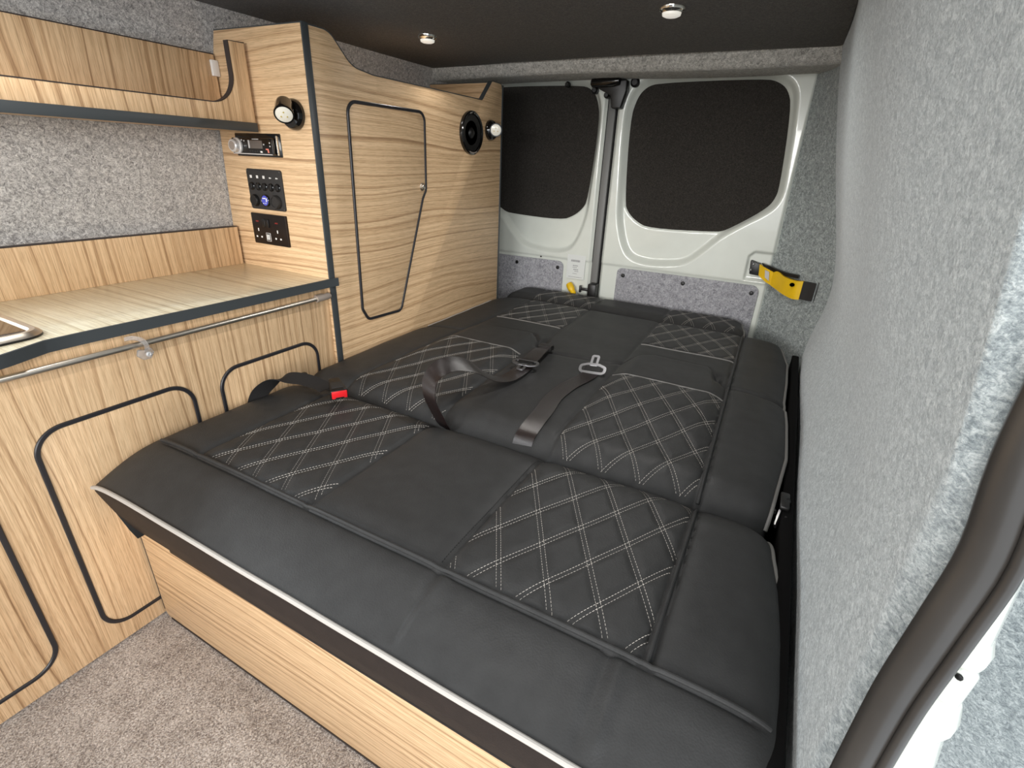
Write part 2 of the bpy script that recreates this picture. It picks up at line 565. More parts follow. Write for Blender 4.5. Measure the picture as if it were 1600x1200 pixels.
# ------------------------------------------------------------------ rear doors
WIN_R = [(-.579, 1.348), (-.2, 1.352), (-.154, 1.339), (-.118, 1.313), (-.094, 1.257), (-.069, .99), (-.078, .942), (-.1, .91), (-.167, .854),
         (-.229, .816), (-.272, .806), (-.542, .797), (-.601, .82), (-.644, .856), (-.664, .896), (-.685, 1.214), (-.665, 1.298), (-.63, 1.335)]
PRS_R = [(-.60, 1.362), (-.2, 1.366), (-.135, 1.352), (-.092, 1.32), (-.074, 1.262), (-.052, .99), (-.058, .94), (-.085, .90), (-.179, .838), (-.244, .788), (-.292, .733),
         (-.354, .672), (-.437, .655), (-.538, .650), (-.609, .669), (-.647, .723), (-.677, .82), (-.684, .90), (-.702, 1.214), (-.688, 1.30), (-.65, 1.345)]
MIR = -.747
WIN_L = [(2 * MIR - x, z) for x, z in WIN_R]
PRS_L = [(2 * MIR - x, z) for x, z in PRS_R]
def sd_poly(X, Z, poly):
    """signed distance, negative inside"""
    d = np.full(X.shape, 9.)
    ins = np.zeros(X.shape, bool)
    m = len(poly)
    for i in range(m):
        (ax, az), (bx, bz) = poly[i], poly[(i + 1) % m]
        ex, ez = bx - ax, bz - az
        t = np.clip(((X - ax) * ex + (Z - az) * ez) / (ex * ex + ez * ez), 0, 1)
        d = np.minimum(d, np.hypot(X - ax - t * ex, Z - az - t * ez))
        c = ((az > Z) != (bz > Z)) & (X < (bx - ax) * (Z - az) / (bz - az + 1e-12) + ax)
        ins ^= c
    return np.where(ins, -d, d)
def smooth_loop(poly, it=2):
    for _ in range(it):
        q = []
        for i in range(len(poly)):
            a, b = poly[i], poly[(i + 1) % len(poly)]
            q += [(.75 * a[0] + .25 * b[0], .75 * a[1] + .25 * b[1]), (.25 * a[0] + .75 * b[0], .25 * a[1] + .75 * b[1])]
        poly = q
    return poly

def rear_door(name, x0, x1, win, prs, trim_poly, inner):
    """inner = x of the edge that meets the other leaf"""
    D = 2.22
    win, prs = smooth_loop(win), smooth_loop(prs)
    xs = np.linspace(x0, x1, 190)
    zs = np.linspace(.02, 1.375, 300)
    X, Z = np.meshgrid(xs, zs, indexing='ij')
    sdp = sd_poly(X, Z, prs)
    sdw = sd_poly(X, Z, win)
    Y = D + .030 * sm((-sdp + .004) / .026) + .016 * sm((-sdw + .002) / .012)
    # shallow shelf step across the lower panel and rolled outer edges
    Y = Y + .006 * sm((.637 - Z) / .012)
    e = np.minimum(X - x0, x1 - X)
    Y = Y + .014 * (1 - sm(e / .012))
    sdt = sd_poly(X, Z, trim_poly)
    Y = Y + .004 * sm((-sdt + .002) / .006)
    if inner > -.74:   # check-strap recess on the right leaf
        rx = sd_poly(X, Z, [(-.125, .64), (-.02, .64), (-.02, .755), (-.105, .755), (-.125, .735)])
        Y = Y + .012 * sm((-rx + .002) / .010)
    mb = MB()
    mb.add(*grid_mesh(X, Y, Z))
    o = mb.build(name, 'white_paint', smooth=180)
    struct(o)
    MB().box(min(x0, x1) - .03, max(x0, x1) + (.0 if inner < -.74 else .03), 2.288, 2.30, .0, 1.40).build('outer_skin', 'white_paint', o)
    MB().prism(win, 'Y', D + .036, D + .050, .003).build('window_blank', 'felt_blank', o)
    MB().prism(trim_poly, 'Y', D + .0005, D + .012, .002).build('trim_panel', 'felt_panel', o)
    return o
TR_R = fillet([(-.648, .18), (-.060, .18), (-.056, .622), (-.648, .622)], [.01, .01, .03, .022], 6)
TR_L = fillet([(-1.46, .18), (-.912, .18), (-.912, .617), (-1.46, .612)], [.01, .01, .026, .01], 6)
dl = rear_door('door_1', -1.47, -.776, WIN_L, PRS_L, TR_L, -.776)
dr = rear_door('door_2', -.730, -.030, WIN_R, PRS_R, TR_R, -.730)
for d, pts in ((dl, [(-1.16, .586), (-.939, .587)]), (dr, [(-.618, .591), (-.354, .592), (-.082, .591)])):
    for (x, z) in pts:
        MB().lathe([(.0085, 0), (.0085, .003), (.006, .0055), (.002, .006)], (x, 2.221, z), (0, -1, 0), 18).build('panel_fixing', 'black', d)
# grey weather strip and the dark gap between the leaves
mb = MB().box(-.776, -.742, 2.236, 2.262, .05, 1.36, .006)
mb.build('weather_strip', 'rubber_grey', dl)
MB().box(-.785, -.700, 2.263, 2.285, .02, 1.385).build('gap_seal', 'black', dr)
MB().lathe([(.0035, 0), (.0035, .003)], (-1.030, 2.22, .628), (0, -1, 0), 12).build('plug', 'black', dl)
# label with small print on the left leaf
lb = MB().box(-.892, -.802, 2.2195, 2.2245, .545, .655, 0).build('sticker', 'paper', dl)
mb = MB()
for (u0, u1, z, h) in [(-.872, -.828, .628, .009), (-.862, -.836, .606, .004), (-.862, -.842, .598, .003), (-.858, -.834, .588, .004), (-.852, -.832, .580, .003), (-.860, -.838, .569, .002),
                       (-.880, -.812, .553, .002)]:
    u = u0
    while u < u1:
        w = random.uniform(.003, .008)
        mb.box(u, min(u + w, u1), 2.2188, 2.2196, z - h / 2, z + h / 2)
        u += w + .0015
mb.build('small_print', 'print', lb)

# central latch of the rear doors
t = thing('door_latch', 'black latch mechanism at the top where the two white rear doors meet', 'latch', (-.76, 2.20, 1.25))
mb = MB().prism(fillet([(-.80, 1.345), (-.690, 1.350), (-.688, 1.312), (-.706, 1.250), (-.742, 1.250), (-.752, 1.296), (-.80, 1.318)], .006, 4), 'Y', 2.175, 2.226, .004)
mb.build('latch_housing', 'black', t)
mb = MB().lathe([(.010, 0), (.017, .006), (.019, .05), (.019, .10), (.014, .122)], (-.835, 2.178, 1.340), (1, -.1, .03), 20)
mb.build('latch_roller', 'black_gloss', t)
for (x, z, r) in [(-.828, 1.318, .013), (-.775, 1.300, .012)]:
    MB().lathe([(r, 0), (r, .02), (r * .6, .026)], (x, 2.222, z), (0, -1, 0), 16).build('latch_bolt', 'black', t)
for (x, w) in ((-.668, .018), (-.955, .011)):
    o = MB().lathe([(w, 0), (w, .012), (w * .6, .018)], (x, 2.226, 1.343), (0, -1, 0), 16).build('door_buffer', 'black', at=(x, 2.22, 1.343))
    tag(o, 'small black rubber buffer right of the door latch' if x > -.7 else 'small black rubber buffer on the top edge of the left rear window frame', 'buffer')
# lower striker and yellow release knob
t = thing('door_striker', 'small black striker latch low on the seam between the rear doors', 'striker', (-.755, 2.21, .50))
MB().box(-.768, -.728, 2.185, 2.235, .468, .538, .006).build('striker_body', 'black', t)
MB().box(-.812, -.765, 2.196, 2.206, .500, .512, .002).box(-.812, -.803, 2.194, 2.208, .490, .522, .002).build('striker_arm', 'black', t)
t = thing('release_knob', 'yellow plastic release knob low on the left rear door', 'knob', (-.845, 2.21, .49))
MB().lathe([(.006, -.024), (.0145, -.020), (.0165, -.008), (.0165, .010), (.012, .020)], (-.856, 2.200, .506), (.55, -.25, -.62), 22).build('knob_cap', 'yellow', t)
MB().lathe([(.011, .018), (.0125, .024), (.0125, .034), (.008, .040)], (-.856, 2.200, .506), (.55, -.25, -.62), 20).build('knob_stem', 'yellow', t)

# yellow check strap on the right leaf
t = thing('check_strap', 'yellow and black door check arm at the right rear door hinge', 'check arm', (-.02, 2.15, .62))
mb = MB().prism(fillet([(-.112, .722), (-.072, .712), (-.066, .664), (-.106, .668)], .004, 3), 'Y', 2.205, 2.232, .003)
mb.build('hinge_plate', 'black', t)
for (x, z) in ((-.098, .709), (-.104, .686)):
    MB().lathe([(.0055, 0), (.0055, .003), (.003, .005)], (x, 2.206, z), (0, -1, 0), 12).build('rivet', 'gunmetal', t)
def arm(pts, bottoms, th, mbld):
    """curved strip: pts top edge (x,y,z), bottoms lower edge"""
    a = crom(pts, 8)
    b = crom(bottoms, 8)
    vs, fs = [], []
    for p, q in zip(a, b):
        vs += [p, q, q + np.array((.25, 1, 0)) * th, p + np.array((.25, 1, 0)) * th]
    n = len(a)
    for i in range(n - 1):
        for j in range(4):
            l = (j + 1) % 4
            fs.append((i * 4 + j, i * 4 + l, i * 4 + 4 + l, i * 4 + 4 + j))
    fs += [(0, 1, 2, 3), tuple((n - 1) * 4 + j for j in (3, 2, 1, 0))]
    mbld.add([tuple(v) for v in vs], fs)
    return mbld
arm([(-.076, 2.20, .711), (-.05, 2.19, .700), (-.022, 2.18, .690)], [(-.071, 2.20, .668), (-.045, 2.19, .650), (-.021, 2.18, .640)], .012, MB()).build('link', 'yellow', t)
arm([(-.052, 2.182, .694), (-.036, 2.178, .689)], [(-.047, 2.182, .666), (-.030, 2.178, .655)], .003, MB()).build('link_label', 'silver', t)
arm([(-.022, 2.176, .690), (-.006, 2.160, .697), (.020, 2.125, .686), (.056, 2.09, .683), (.083, 2.08, .686)],
    [(-.021, 2.176, .640), (.000, 2.155, .632), (.030, 2.12, .622), (.060, 2.09, .617), (.083, 2.08, .619)], .016, MB()).build('strap_body', 'yellow', t)
arm([(-.070, 2.196, .716), (-.03, 2.186, .706), (.02, 2.14, .700), (.064, 2.11, .700)], [(-.060, 2.196, .704), (-.02, 2.186, .690), (.02, 2.14, .688), (.064, 2.11, .688)], .014, MB()).build('strap_rail', 'black', t)
arm([(.080, 2.082, .684), (.100, 2.07, .686), (.122, 2.055, .688)], [(.080, 2.082, .622), (.100, 2.07, .622), (.122, 2.055, .624)], .014, MB()).build('pillar_bracket', 'black_matt', t)
MB().box(.128, .134, 2.05, 2.075, .618, .694, .002).build('bracket_flange', 'black', t)
mb = MB()
for k in range(7):
    a_ = k * PI / 7
    mb.box(.050 - .0075 * abs(math.cos(a_)) - .001, .050 + .0075 * abs(math.cos(a_)) + .001, 2.085, 2.0905, .668 - .006 * math.sin(a_) - .0008, .668 + .006 * math.sin(a_) + .0008)
mb.build('stamped_mark', 'black', t)

# ------------------------------------------------------------------ kitchen unit
KX = -1.135
t = thing('kitchen_unit', 'low oak kitchen unit with black-trimmed locker doors under the worktop', 'kitchen unit', (-1.3, .45, 0))
MB().box(-1.50, KX, -1.2, .998, 0, .693, .0005).build('carcass', 'wood_front', t)
def kdoor(y0, y1, z0, z1, r):
    o = MB().prism(rect(y0, y1, z0, z1, r, 10), 'X', KX - .002, KX + .0016, .0008).build('locker_door', 'wood_front', t)
    pth = on('X', KX + .0014, rect(y0, y1, z0, z1, r, 12))
    MB().sweep(pth, FLAT_TRIM, True, (1, 0, 0)).build('door_trim', 'ttrim', o)
    return o
kdoor(-.105, .193, .050, .549, .05)
kdoor(.279, .572, .050, .549, .05)
kdoor(.640, .934, .050, .549, .05)
# worktop
fr = [(-1.508, -1.2), (-1.075, -1.2), (-1.080, .10), (-1.088, .22), (-1.098, .272), (-1.108, .300), (-1.119, .326), (-1.127, .345), (-1.128, .40), (-1.122, .60), (-1.118, .85), (-1.116, 1.0)]
curve = [tuple(p) for p in crom(fr[1:8], 5)[:-1]] + fr[7:]
w = thing('worktop', 'sheen-paled oak kitchen worktop with dark grey front edging', 'worktop', (-1.3, .45, .693))
MB().prism([fr[0]] + curve + [(-1.508, .999)], 'Z', .694, .715, .0006).build('board', 'wood_top', w)
band = [(x, y, .7045) for x, y in curve] + [(-1.112, 1.022, .7045)]
MB().sweep(band, [(-.0025, -.0115), (.0015, -.0115), (.0015, .0110), (.0005, .0116), (-.0025, .0116)][::-1], False, (0, 0, 1)).build('front_edging', 'edging', w)
MB().box(-1.505, -1.488, -1.2, .992, .715, .826, .0006).build('upstand', 'wood_shelf', w)
MB().box(-1.5055, -1.4875, -1.2, .9925, .826, .8285, .0008).build('upstand_edging', 'edging_brown', w)

# rail under the worktop and the clear hook
t = thing('hanging_rail', 'slim steel rail fixed along the top of the kitchen unit front', 'rail', (-1.115, .4, .66))
MB().tube([(-1.112, -1.1, .6705), (-1.112, .95, .6705)], .0062, 16).build('rod', 'steel', t)
MB().sweep([(-1.113, .936, .6705), (-1.113, .945, .6705), (-1.114, .972, .6705), (-1.118, .985, .6705)],
           [(.010 * math.cos(a), .009 * math.sin(a)) for a in np.linspace(0, 2 * PI, 17)[:-1]]).box(KX, -1.114, .950, .976, .664, .677, .002).build('end_bracket', 'grey_plastic', t)
t = thing('rail_hook', 'clear plastic hook clipped on the steel rail', 'hook', (-1.1, .486, .645))
MB().prism(fillet([(.474, .664), (.486, .660), (.498, .664), (.502, .652), (.494, .640), (.480, .640), (.470, .650)], .004, 4), 'X', -1.108, -1.100, .002).build('hook_tab', 'clear', t)
pth = [(-1.124, .466, .684), (-1.112, .474, .687), (-1.101, .484, .683), (-1.0975, .489, .672), (-1.098, .489, .662), (-1.102, .488, .655)]
MB().sweep([tuple(p) for p in crom(pth, 5)], [(-.004, -.0013), (.004, -.0013), (.004, .0013), (-.004, .0013)], False, (1, 0, .5)).build('hook_arm', 'clear', t)
MB().lathe([(.005, 0), (.0055, .001), (.0055, .003), (.003, .004), (.003, .002)], (-1.100, .490, .651), (1, 0, 0), 16).build('screw', 'silver', t)

# sink/hob with smoked glass lid
t = thing('hob_unit', 'inset hob with smoked glass lid and bright metal rim at the left of the worktop', 'hob', (-1.27, .12, .715))
so = fillet([(-1.40, -.30), (-1.115, -.30), (-1.152, .366), (-1.40, .366)], [.02, .02, .040, .02], 10)
MB().prism(so, 'Z', .7152, .7195, .001).build('gasket', 'black', t)
def inset(poly, d):
    cx = sum(p[0] for p in poly) / len(poly)
    out_ = []
    n = len(poly)
    for i in range(n):
        a, b, c = Vector(poly[i - 1]), Vector(poly[i]), Vector(poly[(i + 1) % n])
        tt = (c - a).normalized()
        nn = Vector((-tt.y, tt.x))
        out_.append(tuple(b + nn * d))
    return out_
ri, rm = inset(so, .022), inset(so, .003)
vs, fs = [], []
loops = [[(x, y, .7195) for x, y in so], [(x, y, .7235) for x, y in rm], [(x, y, .7275) for x, y in inset(so, .009)], [(x, y, .7270) for x, y in inset(so, .017)], [(x, y, .7225) for x, y in ri]]
n = len(so)
for lp in loops:
    vs += lp
for i in range(len(loops) - 1):
    for j in range(n):
        l = (j + 1) % n
        fs.append((i * n + j, i * n + l, (i + 1) * n + l, (i + 1) * n + j))
mb = MB()
mb.add(vs, fs)
mb.build('rim', 'steel', t)
MB().prism(inset(so, .0215), 'Z', .7200, .7245, .0006).build('glass_lid', 'smoked', t)

# ------------------------------------------------------------------ wall shelf
t = thing('wall_shelf', 'open oak wall shelf with a curved front lip above the worktop', 'shelf', (-1.41, .4, 1.089))
lip = fillet([(.20, 1.1475), (.945, 1.1475), (.945, 1.2865)], [0, .075, 0], 14)
face = [(.20, 1.107)] + lip + [(.990, 1.2885), (.990, 1.107)]
MB().prism(face, 'X', -1.340, -1.325, .0004).build('front_panel', 'wood_shelf', t)
MB().sweep(on('X', -1.3325, lip + [(.990, 1.2885)]), [(-.001, -.0082), (.0014, -.0082), (.0018, 0), (.0014, .0082), (-.001, .0082)], False, (1, 0, 0)).build('lip_edging', 'edging_brown', t)
MB().box(-1.503, -1.324, .20, .990, 1.0895, 1.107, .0005).build('shelf_board', 'wood_shelf', t)
MB().box(-1.3245, -1.3215, .20, .992, 1.0862, 1.1078, .001).build('front_edging', 'edging', t)
MB().box(-1.476, -1.461, .20, .994, 1.107, 1.270, .0005).build('back_panel', 'wood_shelf', t)
MB().box(-1.4765, -1.4605, .20, .995, 1.270, 1.2725, .0008).build('back_edging', 'edging_brown', t)
MB().box(-1.461, -1.452, .979, .999, 1.219, 1.257, .002).build('joint_block', 'white_plastic', t, label='white plastic corner joint block')

# ------------------------------------------------------------------ tall cabinet
TX = -1.124
t = thing('tall_cabinet', 'tall oak cabinet beside the bed with stepped top and black-trimmed hatch', 'cabinet', (-1.3, 1.45, 0))
side = [(-1.53, .02), (TX - .001, .02), (TX - .001, 1.321), (-1.452, 1.325), (-1.48, 1.24), (-1.50, 1.10), (-1.52, .8)]
MB().prism(side, 'Y', 1.0, 1.019, .0005).build('side_panel', 'wood_side', t)
front = fillet([(1.0195, .02), (1.962, .02), (1.962, 1.316), (1.885, 1.317), (1.815, 1.247), (1.235, 1.246), (1.155, 1.255), (1.085, 1.321), (1.0195, 1.321)],
               [0, 0, .016, .018, .012, .02, .075, .05, .0], 8)
MB().prism(front, 'X', TX - .016, TX, .0005).build('front_panel', 'wood_tall', t)
topline = [p for p in front if p[1] > 1.2]
MB().sweep(on('X', TX - .008, topline[::-1]), [(-.001, -.0088), (.0016, -.0088), (.002, 0), (.0016, .0088), (-.001, .0088)], False, (1, 0, 0)).build('top_edging', 'edging', t)
MB().sweep(on('Y', 1.0095, [(TX, 1.3215), (-1.30, 1.3235), (-1.452, 1.3255)]), [(-.001, -.0098), (.0016, -.0098), (.002, 0), (.0016, .0098), (-.001, .0098)], False, (0, 1, 0)).build('side_top_edging', 'edging', t)
MB().box(TX - .002, TX + .0025, .9990, 1.0198, .02, 1.3235, .0012).build('corner_edging', 'edging', t)
MB().box(TX - .018, TX + .0015, 1.9622, 1.974, .02, 1.312, .0015).build('end_strip', 'edging', t)  # dark strip down the rear edge of the front panel
MB().box(-1.455, TX - .018, 1.935, 1.950, 1.0, 1.3185, .0005).build('end_panel', 'wood_side', t)
MB().box(-1.455, TX - .018, 1.934, 1.951, 1.3185, 1.321, .0008).build('end_panel_edging', 'edging', t)
MB().box(-1.46, TX - .017, 1.02, 1.935, 1.205, 1.220, .0005).build('top_tray', 'wood_tall', t)
hp = fillet([(1.125, 1.172), (1.459, 1.174), (1.456, .940), (1.437, .914), (1.297, .556), (1.139, .562), (1.117, .60)], [.032, .028, .03, .03, .022, .022, .02], 8)
hatch = MB().prism(hp, 'X', TX - .002, TX + .0016, .0008).build('hatch_door', 'wood_tall', t)
MB().sweep(on('X', TX + .0014, hp), FLAT_TRIM, True, (1, 0, 0)).build('hatch_trim', 'ttrim', hatch)
MB().lathe([(.0125, 0), (.0125, .003), (.010, .005), (.0085, .0035), (.0085, .009), (.006, .011), (.001, .0115)], (TX + .0016, 1.434, .951), (1, 0, 0), 26).build('push_knob', 'steel', hatch)

# reading lamps
def reading_lamp(label, org, nrm, head_c, head_dir, group):
    t = thing('reading_lamp', label, 'lamp', org, group)
    MB().lathe([(.036, 0), (.037, .004), (.0355, .012), (.031, .018), (.020, .0215), (.004, .022)], org, nrm, 36).build('base', 'black_gloss', t)
    o, nn, hc = Vector(org), Vector(nrm), Vector(head_c)
    MB().tube([o + nn * .015, o + nn * .030 * .7 + hc * .0 + (hc - o) * .25, hc - Vector(head_dir) * .0], .009, 14).build('stem', 'black', t)
    hd = Vector(head_dir).normalized()
    h = MB().lathe([(.004, -.030), (.014, -.029), (.0195, -.024), (.0215, -.014), (.0225, .012), (.0240, .019), (.0235, .0215), (.0205, .0215), (.0200, .018)], hc, hd, 36, True).build('head', 'black_gloss', t)
    MB().lathe([(.0202, .0185), (.0200, .0205), (.012, .0228), (.002, .0235)], hc, hd, 28).build('lens', 'lens', h)
    mb = MB()
    up = Vector((0, 0, 1))
    u = hd.cross(up).normalized()
    v = u.cross(hd)
    for (a, b) in ((0, .007), (-.007, -.004), (.007, -.004)):
        c = hc + hd * .0226 + u * a + v * b
        mb.lathe([(.0022, 0), (.0018, .0012)], c, hd, 8)
    mb.build('led_chip', 'led', h)
    MB().lathe([(.003, .0), (.003, .003), (.001, .004)], o + nn * .0205 + Vector((.006, 0, .002)), nn, 12).build('switch_dot', 'silver', t)
    return t
reading_lamp('black swivel lamp on the cabinet side above the car stereo', (-1.181, 1.0, 1.128), (0, -1, 0), (-1.167, .957, 1.136), (.56, -.58, -.60), 'swivel reading lamps')
reading_lamp('black swivel lamp on the cabinet front beside the round speaker', (TX, 1.874, 1.149), (1, 0, 0), (-1.094, 1.872, 1.152), (.46, -.86, -.16), 'swivel reading lamps')

# car stereo in the side panel (faces -y)
FY = 1.0
t = thing('car_stereo', 'black car stereo with silver volume knob in the cabinet side', 'stereo', (-1.341, FY, 1.025))
MB().prism(rect(-1.4345, -1.2475, 1.0255, 1.0835, .003), 'Y', FY - .002, FY + .006, .001).build('surround', 'black_gloss', t)
MB().prism(rect(-1.430, -1.262, 1.0305, 1.0715, .004), 'Y', FY - .018, FY - .001, .002).build('faceplate', 'black_gloss', t)
MB().prism(rect(-1.2575, -1.2535, 1.030, 1.078, .0015), 'Y', FY - .010, FY - .001, .001).build('side_trim', 'chrome', t)
MB().prism(rect(-1.428, -1.266, 1.0305, 1.0330, .001), 'Y', FY - .0195, FY - .016, .0004).build('lower_trim', 'silver', t)
MB().prism(rect(-1.352, -1.302, 1.0455, 1.0655, .001), 'Y', FY - .0186, FY - .016, .0003).build('display', 'screen', t)
MB().prism(rect(-1.360, -1.354, 1.046, 1.066, .001), 'Y', FY - .0186, FY - .016, .0003).build('display_bar', 'silver', t)
kn = MB().lathe([(.0205, 0), (.0205, .004), (.0165, .006), (.0165, .016), (.0145, .0185), (.0115, .0185)], (-1.405, FY - .018, 1.051), (0, -1, 0), 36)
kn.box(-1.427, -1.383, FY - .024, FY - .018, 1.047, 1.055, .0015)
k_ = kn.build('volume_knob', 'silver', t)
MB().lathe([(.0113, 0), (.0113, .0005)], (-1.405, FY - .0366, 1.051), (0, -1, 0), 24).build('knob_face', 'grey_plastic', k_)
for i in range(6):
    x = -1.357 + i * .0098
    MB().prism(rect(x, x + .0075, 1.0365, 1.0405, .001), 'Y', FY - .0192, FY - .016, .0004).build('preset_button', 'black_matt', t)
MB().prism(rect(-1.312, -1.304, 1.0355, 1.0400, .001), 'Y', FY - .0196, FY - .016, .0004).build('function_button', 'white_plastic', t)
MB().prism([(-1.289, 1.046), (-1.279, 1.046), (-1.277, 1.036), (-1.282, 1.036), (-1.283, 1.043), (-1.289, 1.043)], 'Y', FY - .0192, FY - .016, .0003).build('source_button', 'salmon', t)
mb = MB()
for (a, b) in ((-1.3415, -1.3385), (-1.3378, -1.3350), (-1.3340, -1.3310), (-1.3303, -1.3262), (-1.3254, -1.3225), (-1.3218, -1.3190), (-1.3182, -1.3155)):
    mb.box(a, b, FY - .0184, FY - .0175, 1.0676, 1.0696)
mb.build('brand_lettering', 'silver', t)
for (x, z) in ((-1.296, 1.056), (-1.272, 1.060), (-1.272, 1.052), (-1.376, 1.064), (-1.386, 1.066)):
    MB().box(x - .0022, x + .0022, FY - .0186, FY - .0175, z - .0018, z + .0018, .0005).build('small_button', 'silver', t)

# switch panel
t = thing('switch_panel', 'square black switch panel with five rockers below the car stereo', 'switch panel', (-1.335, FY, .887))
MB().prism(rect(-1.4085, -1.2625, .8855, .9935, .007), 'Y', FY - .004, FY + .002, .0012).build('plate', 'black_matt', t)
for i in range(5):
    x = -1.390 + i * .0270
    r_ = MB().lathe([(.0105, 0), (.0108, .002), (.0095, .0035), (.0088, .0022)], (x, FY - .004, .9475), (0, -1, 0), 26).build('switch_bezel', 'black_gloss', t)
    MB().box(x - .0055, x + .0055, FY - .0095, FY - .004, .9400, .9550, .002, mat=None).build('rocker', 'black', r_)
mb = MB()
for i in range(5):
    x = -1.390 + i * .0270
    if i < 3:
        mb.box(x - .004, x - .0006, FY - .0046, FY - .0040, .969, .9765).box(x + .0006, x + .004, FY - .0046, FY - .0040, .969, .9765)
        mb.box(x - .0012, x + .0012, FY - .0046, FY - .0040, .972, .9735)
    else:
        mb.box(x - .004, x + .002, FY - .0046, FY - .0040, .970, .9735).box(x - .001, x + .0045, FY - .0046, FY - .0040, .9705, .9725)
mb.build('switch_icon', 'white_plastic', t)
MB().lathe([(.0165, 0), (.0165, .006), (.0145, .009), (.0125, .0085)], (-1.384, FY - .004, .909), (0, -1, 0), 30).build('usb_cap', 'black', t)
vm = MB().lathe([(.0165, 0), (.0165, .005), (.0148, .0065), (.0140, .0055)], (-1.338, FY - .004, .911), (0, -1, 0), 30).build('voltmeter', 'black_gloss', t)
MB().lathe([(.0136, .0056), (.0130, .0062)], (-1.338, FY - .004, .911), (0, -1, 0), 26).build('voltmeter_display', 'blue', vm)
mb = MB()
mb.box(-1.346, -1.333, FY - .0108, FY - .0100, .9155, .9180).box(-1.332, -1.328, FY - .0108, FY - .0100, .908, .917)
mb.box(-1.345, -1.341, FY - .0108, FY - .0100, .9025, .9045).box(-1.336, -1.333, FY - .0108, FY - .0100, .9025, .9050)
mb.build('display_digits', 'white_plastic', vm)
MB().lathe([(.0185, 0), (.0185, .008), (.0165, .012), (.0140, .0115), (.0140, .0095)], (-1.292, FY - .004, .9095), (0, -1, 0), 30).build('power_socket_cap', 'black_matt', t)
for (x, z) in ((-1.4035, .9885), (-1.2675, .9885), (-1.4035, .8905), (-1.2675, .8905)):
    MB().lathe([(.0022, 0), (.002, .001)], (x, FY - .004, z), (0, -1, 0), 10).build('screw', 'gunmetal', t)

# double mains socket
t = thing('mains_socket', 'black nickel double mains socket with usb port, lowest on the cabinet side', 'socket', (-1.342, FY, .786))
MB().prism(rect(-1.4165, -1.2665, .7865, .8735, .003), 'Y', FY - .006, FY + .002, .0018).build('plate', 'dark_metal', t)
for x in (-1.3605, -1.3455):
    MB().box(x - .0065, x + .0065, FY - .0095, FY - .005, .836, .859, .0015).build('rocker_switch', 'black', t)
for x0 in (-1.391, -1.308):
    MB().box(x0 - .006, x0 + .006, FY - .0066, FY - .0058, .849, .8525).build('neon', 'red_dim', t)
    mb = MB().box(x0 - .002, x0 + .002, FY - .0064, FY - .0055, .8225, .831)
    mb.box(x0 - .0135, x0 - .0075, FY - .0064, FY - .0055, .8045, .8090).box(x0 + .0075, x0 + .0135, FY - .0064, FY - .0055, .8045, .8090)
    mb.build('pin_shutter', 'white_plastic', t)
us = MB().prism(rect(-1.3600, -1.3400, .7965, .8205, .0015), 'Y', FY - .0068, FY - .005, .0004).build('usb_surround', 'silver', t)
MB().prism(rect(-1.3582, -1.3418, .7980, .8190, .001), 'Y', FY - .0072, FY - .0064, .0002).build('usb_port', 'black', us)
MB().box(-1.3560, -1.3515, FY - .0078, FY - .0070, .801, .816).box(-1.3490, -1.3445, FY - .0078, FY - .0070, .801, .816).build('usb_tongue', 'white_plastic', us)

# speaker
t = thing('speaker', 'round black loudspeaker set in the cabinet front', 'speaker', (TX, 1.736, 1.06))
MB().lathe([(.0735, 0), (.0745, .004), (.0730, .010), (.0690, .013), (.0640, .010), (.0630, .004)], (TX, 1.736, 1.131), (1, 0, 0), 56).build('rim', 'black_gloss', t)
MB().lathe([(.0635, .004), (.0600, .0075), (.0560, .0065), (.0200, .0005), (.0190, .004), (.0120, .0105), (.0020, .0125)], (TX, 1.736, 1.131), (1, 0, 0), 48).build('cone', 'black', t)
mb = MB()
for k in range(9):
    a = 1.5 * PI + (-.34 + k * .085)
    c = (TX + .0128, 1.736 + .0665 * math.cos(a), 1.131 + .0665 * math.sin(a))
    mb.box(c[0] - .0006, c[0] + .0006, c[1] - .0016, c[1] + .0016, c[2] - .0022, c[2] + .0022)
mb.build('brand_lettering', 'grey_plastic', t)

# ceiling downlights
def downlight(label, x, y, r=.031):
    t = thing('ceiling_spotlight', label, 'spotlight', (x, y, 1.385), 'ceiling spotlights')
    MB().lathe([(r, 0), (r, .003), (r * .93, .007), (r * .8, .009), (r * .72, .012)], (x, y, 1.386), (0, 0, -1), 36).build('bezel', 'chrome', t)
    MB().lathe([(r * .72, .011), (r * .68, .017), (r * .5, .0195), (.001, .020)], (x, y, 1.386), (0, 0, -1), 32).build('lens', 'lamp_lens', t)
downlight('small chrome ceiling spotlight nearer the tall oak cabinet', -1.123, 1.487)
downlight('small chrome ceiling spotlight nearer the right wall', -.362, 1.427)
downlight('added out-of-view ceiling spotlight above the kitchen worktop, left front', -1.123, .42)  # this and the next are added out of view to brighten worktop and floor
downlight('added out-of-view ceiling spotlight above the front edge of the bed', -.362, .36)

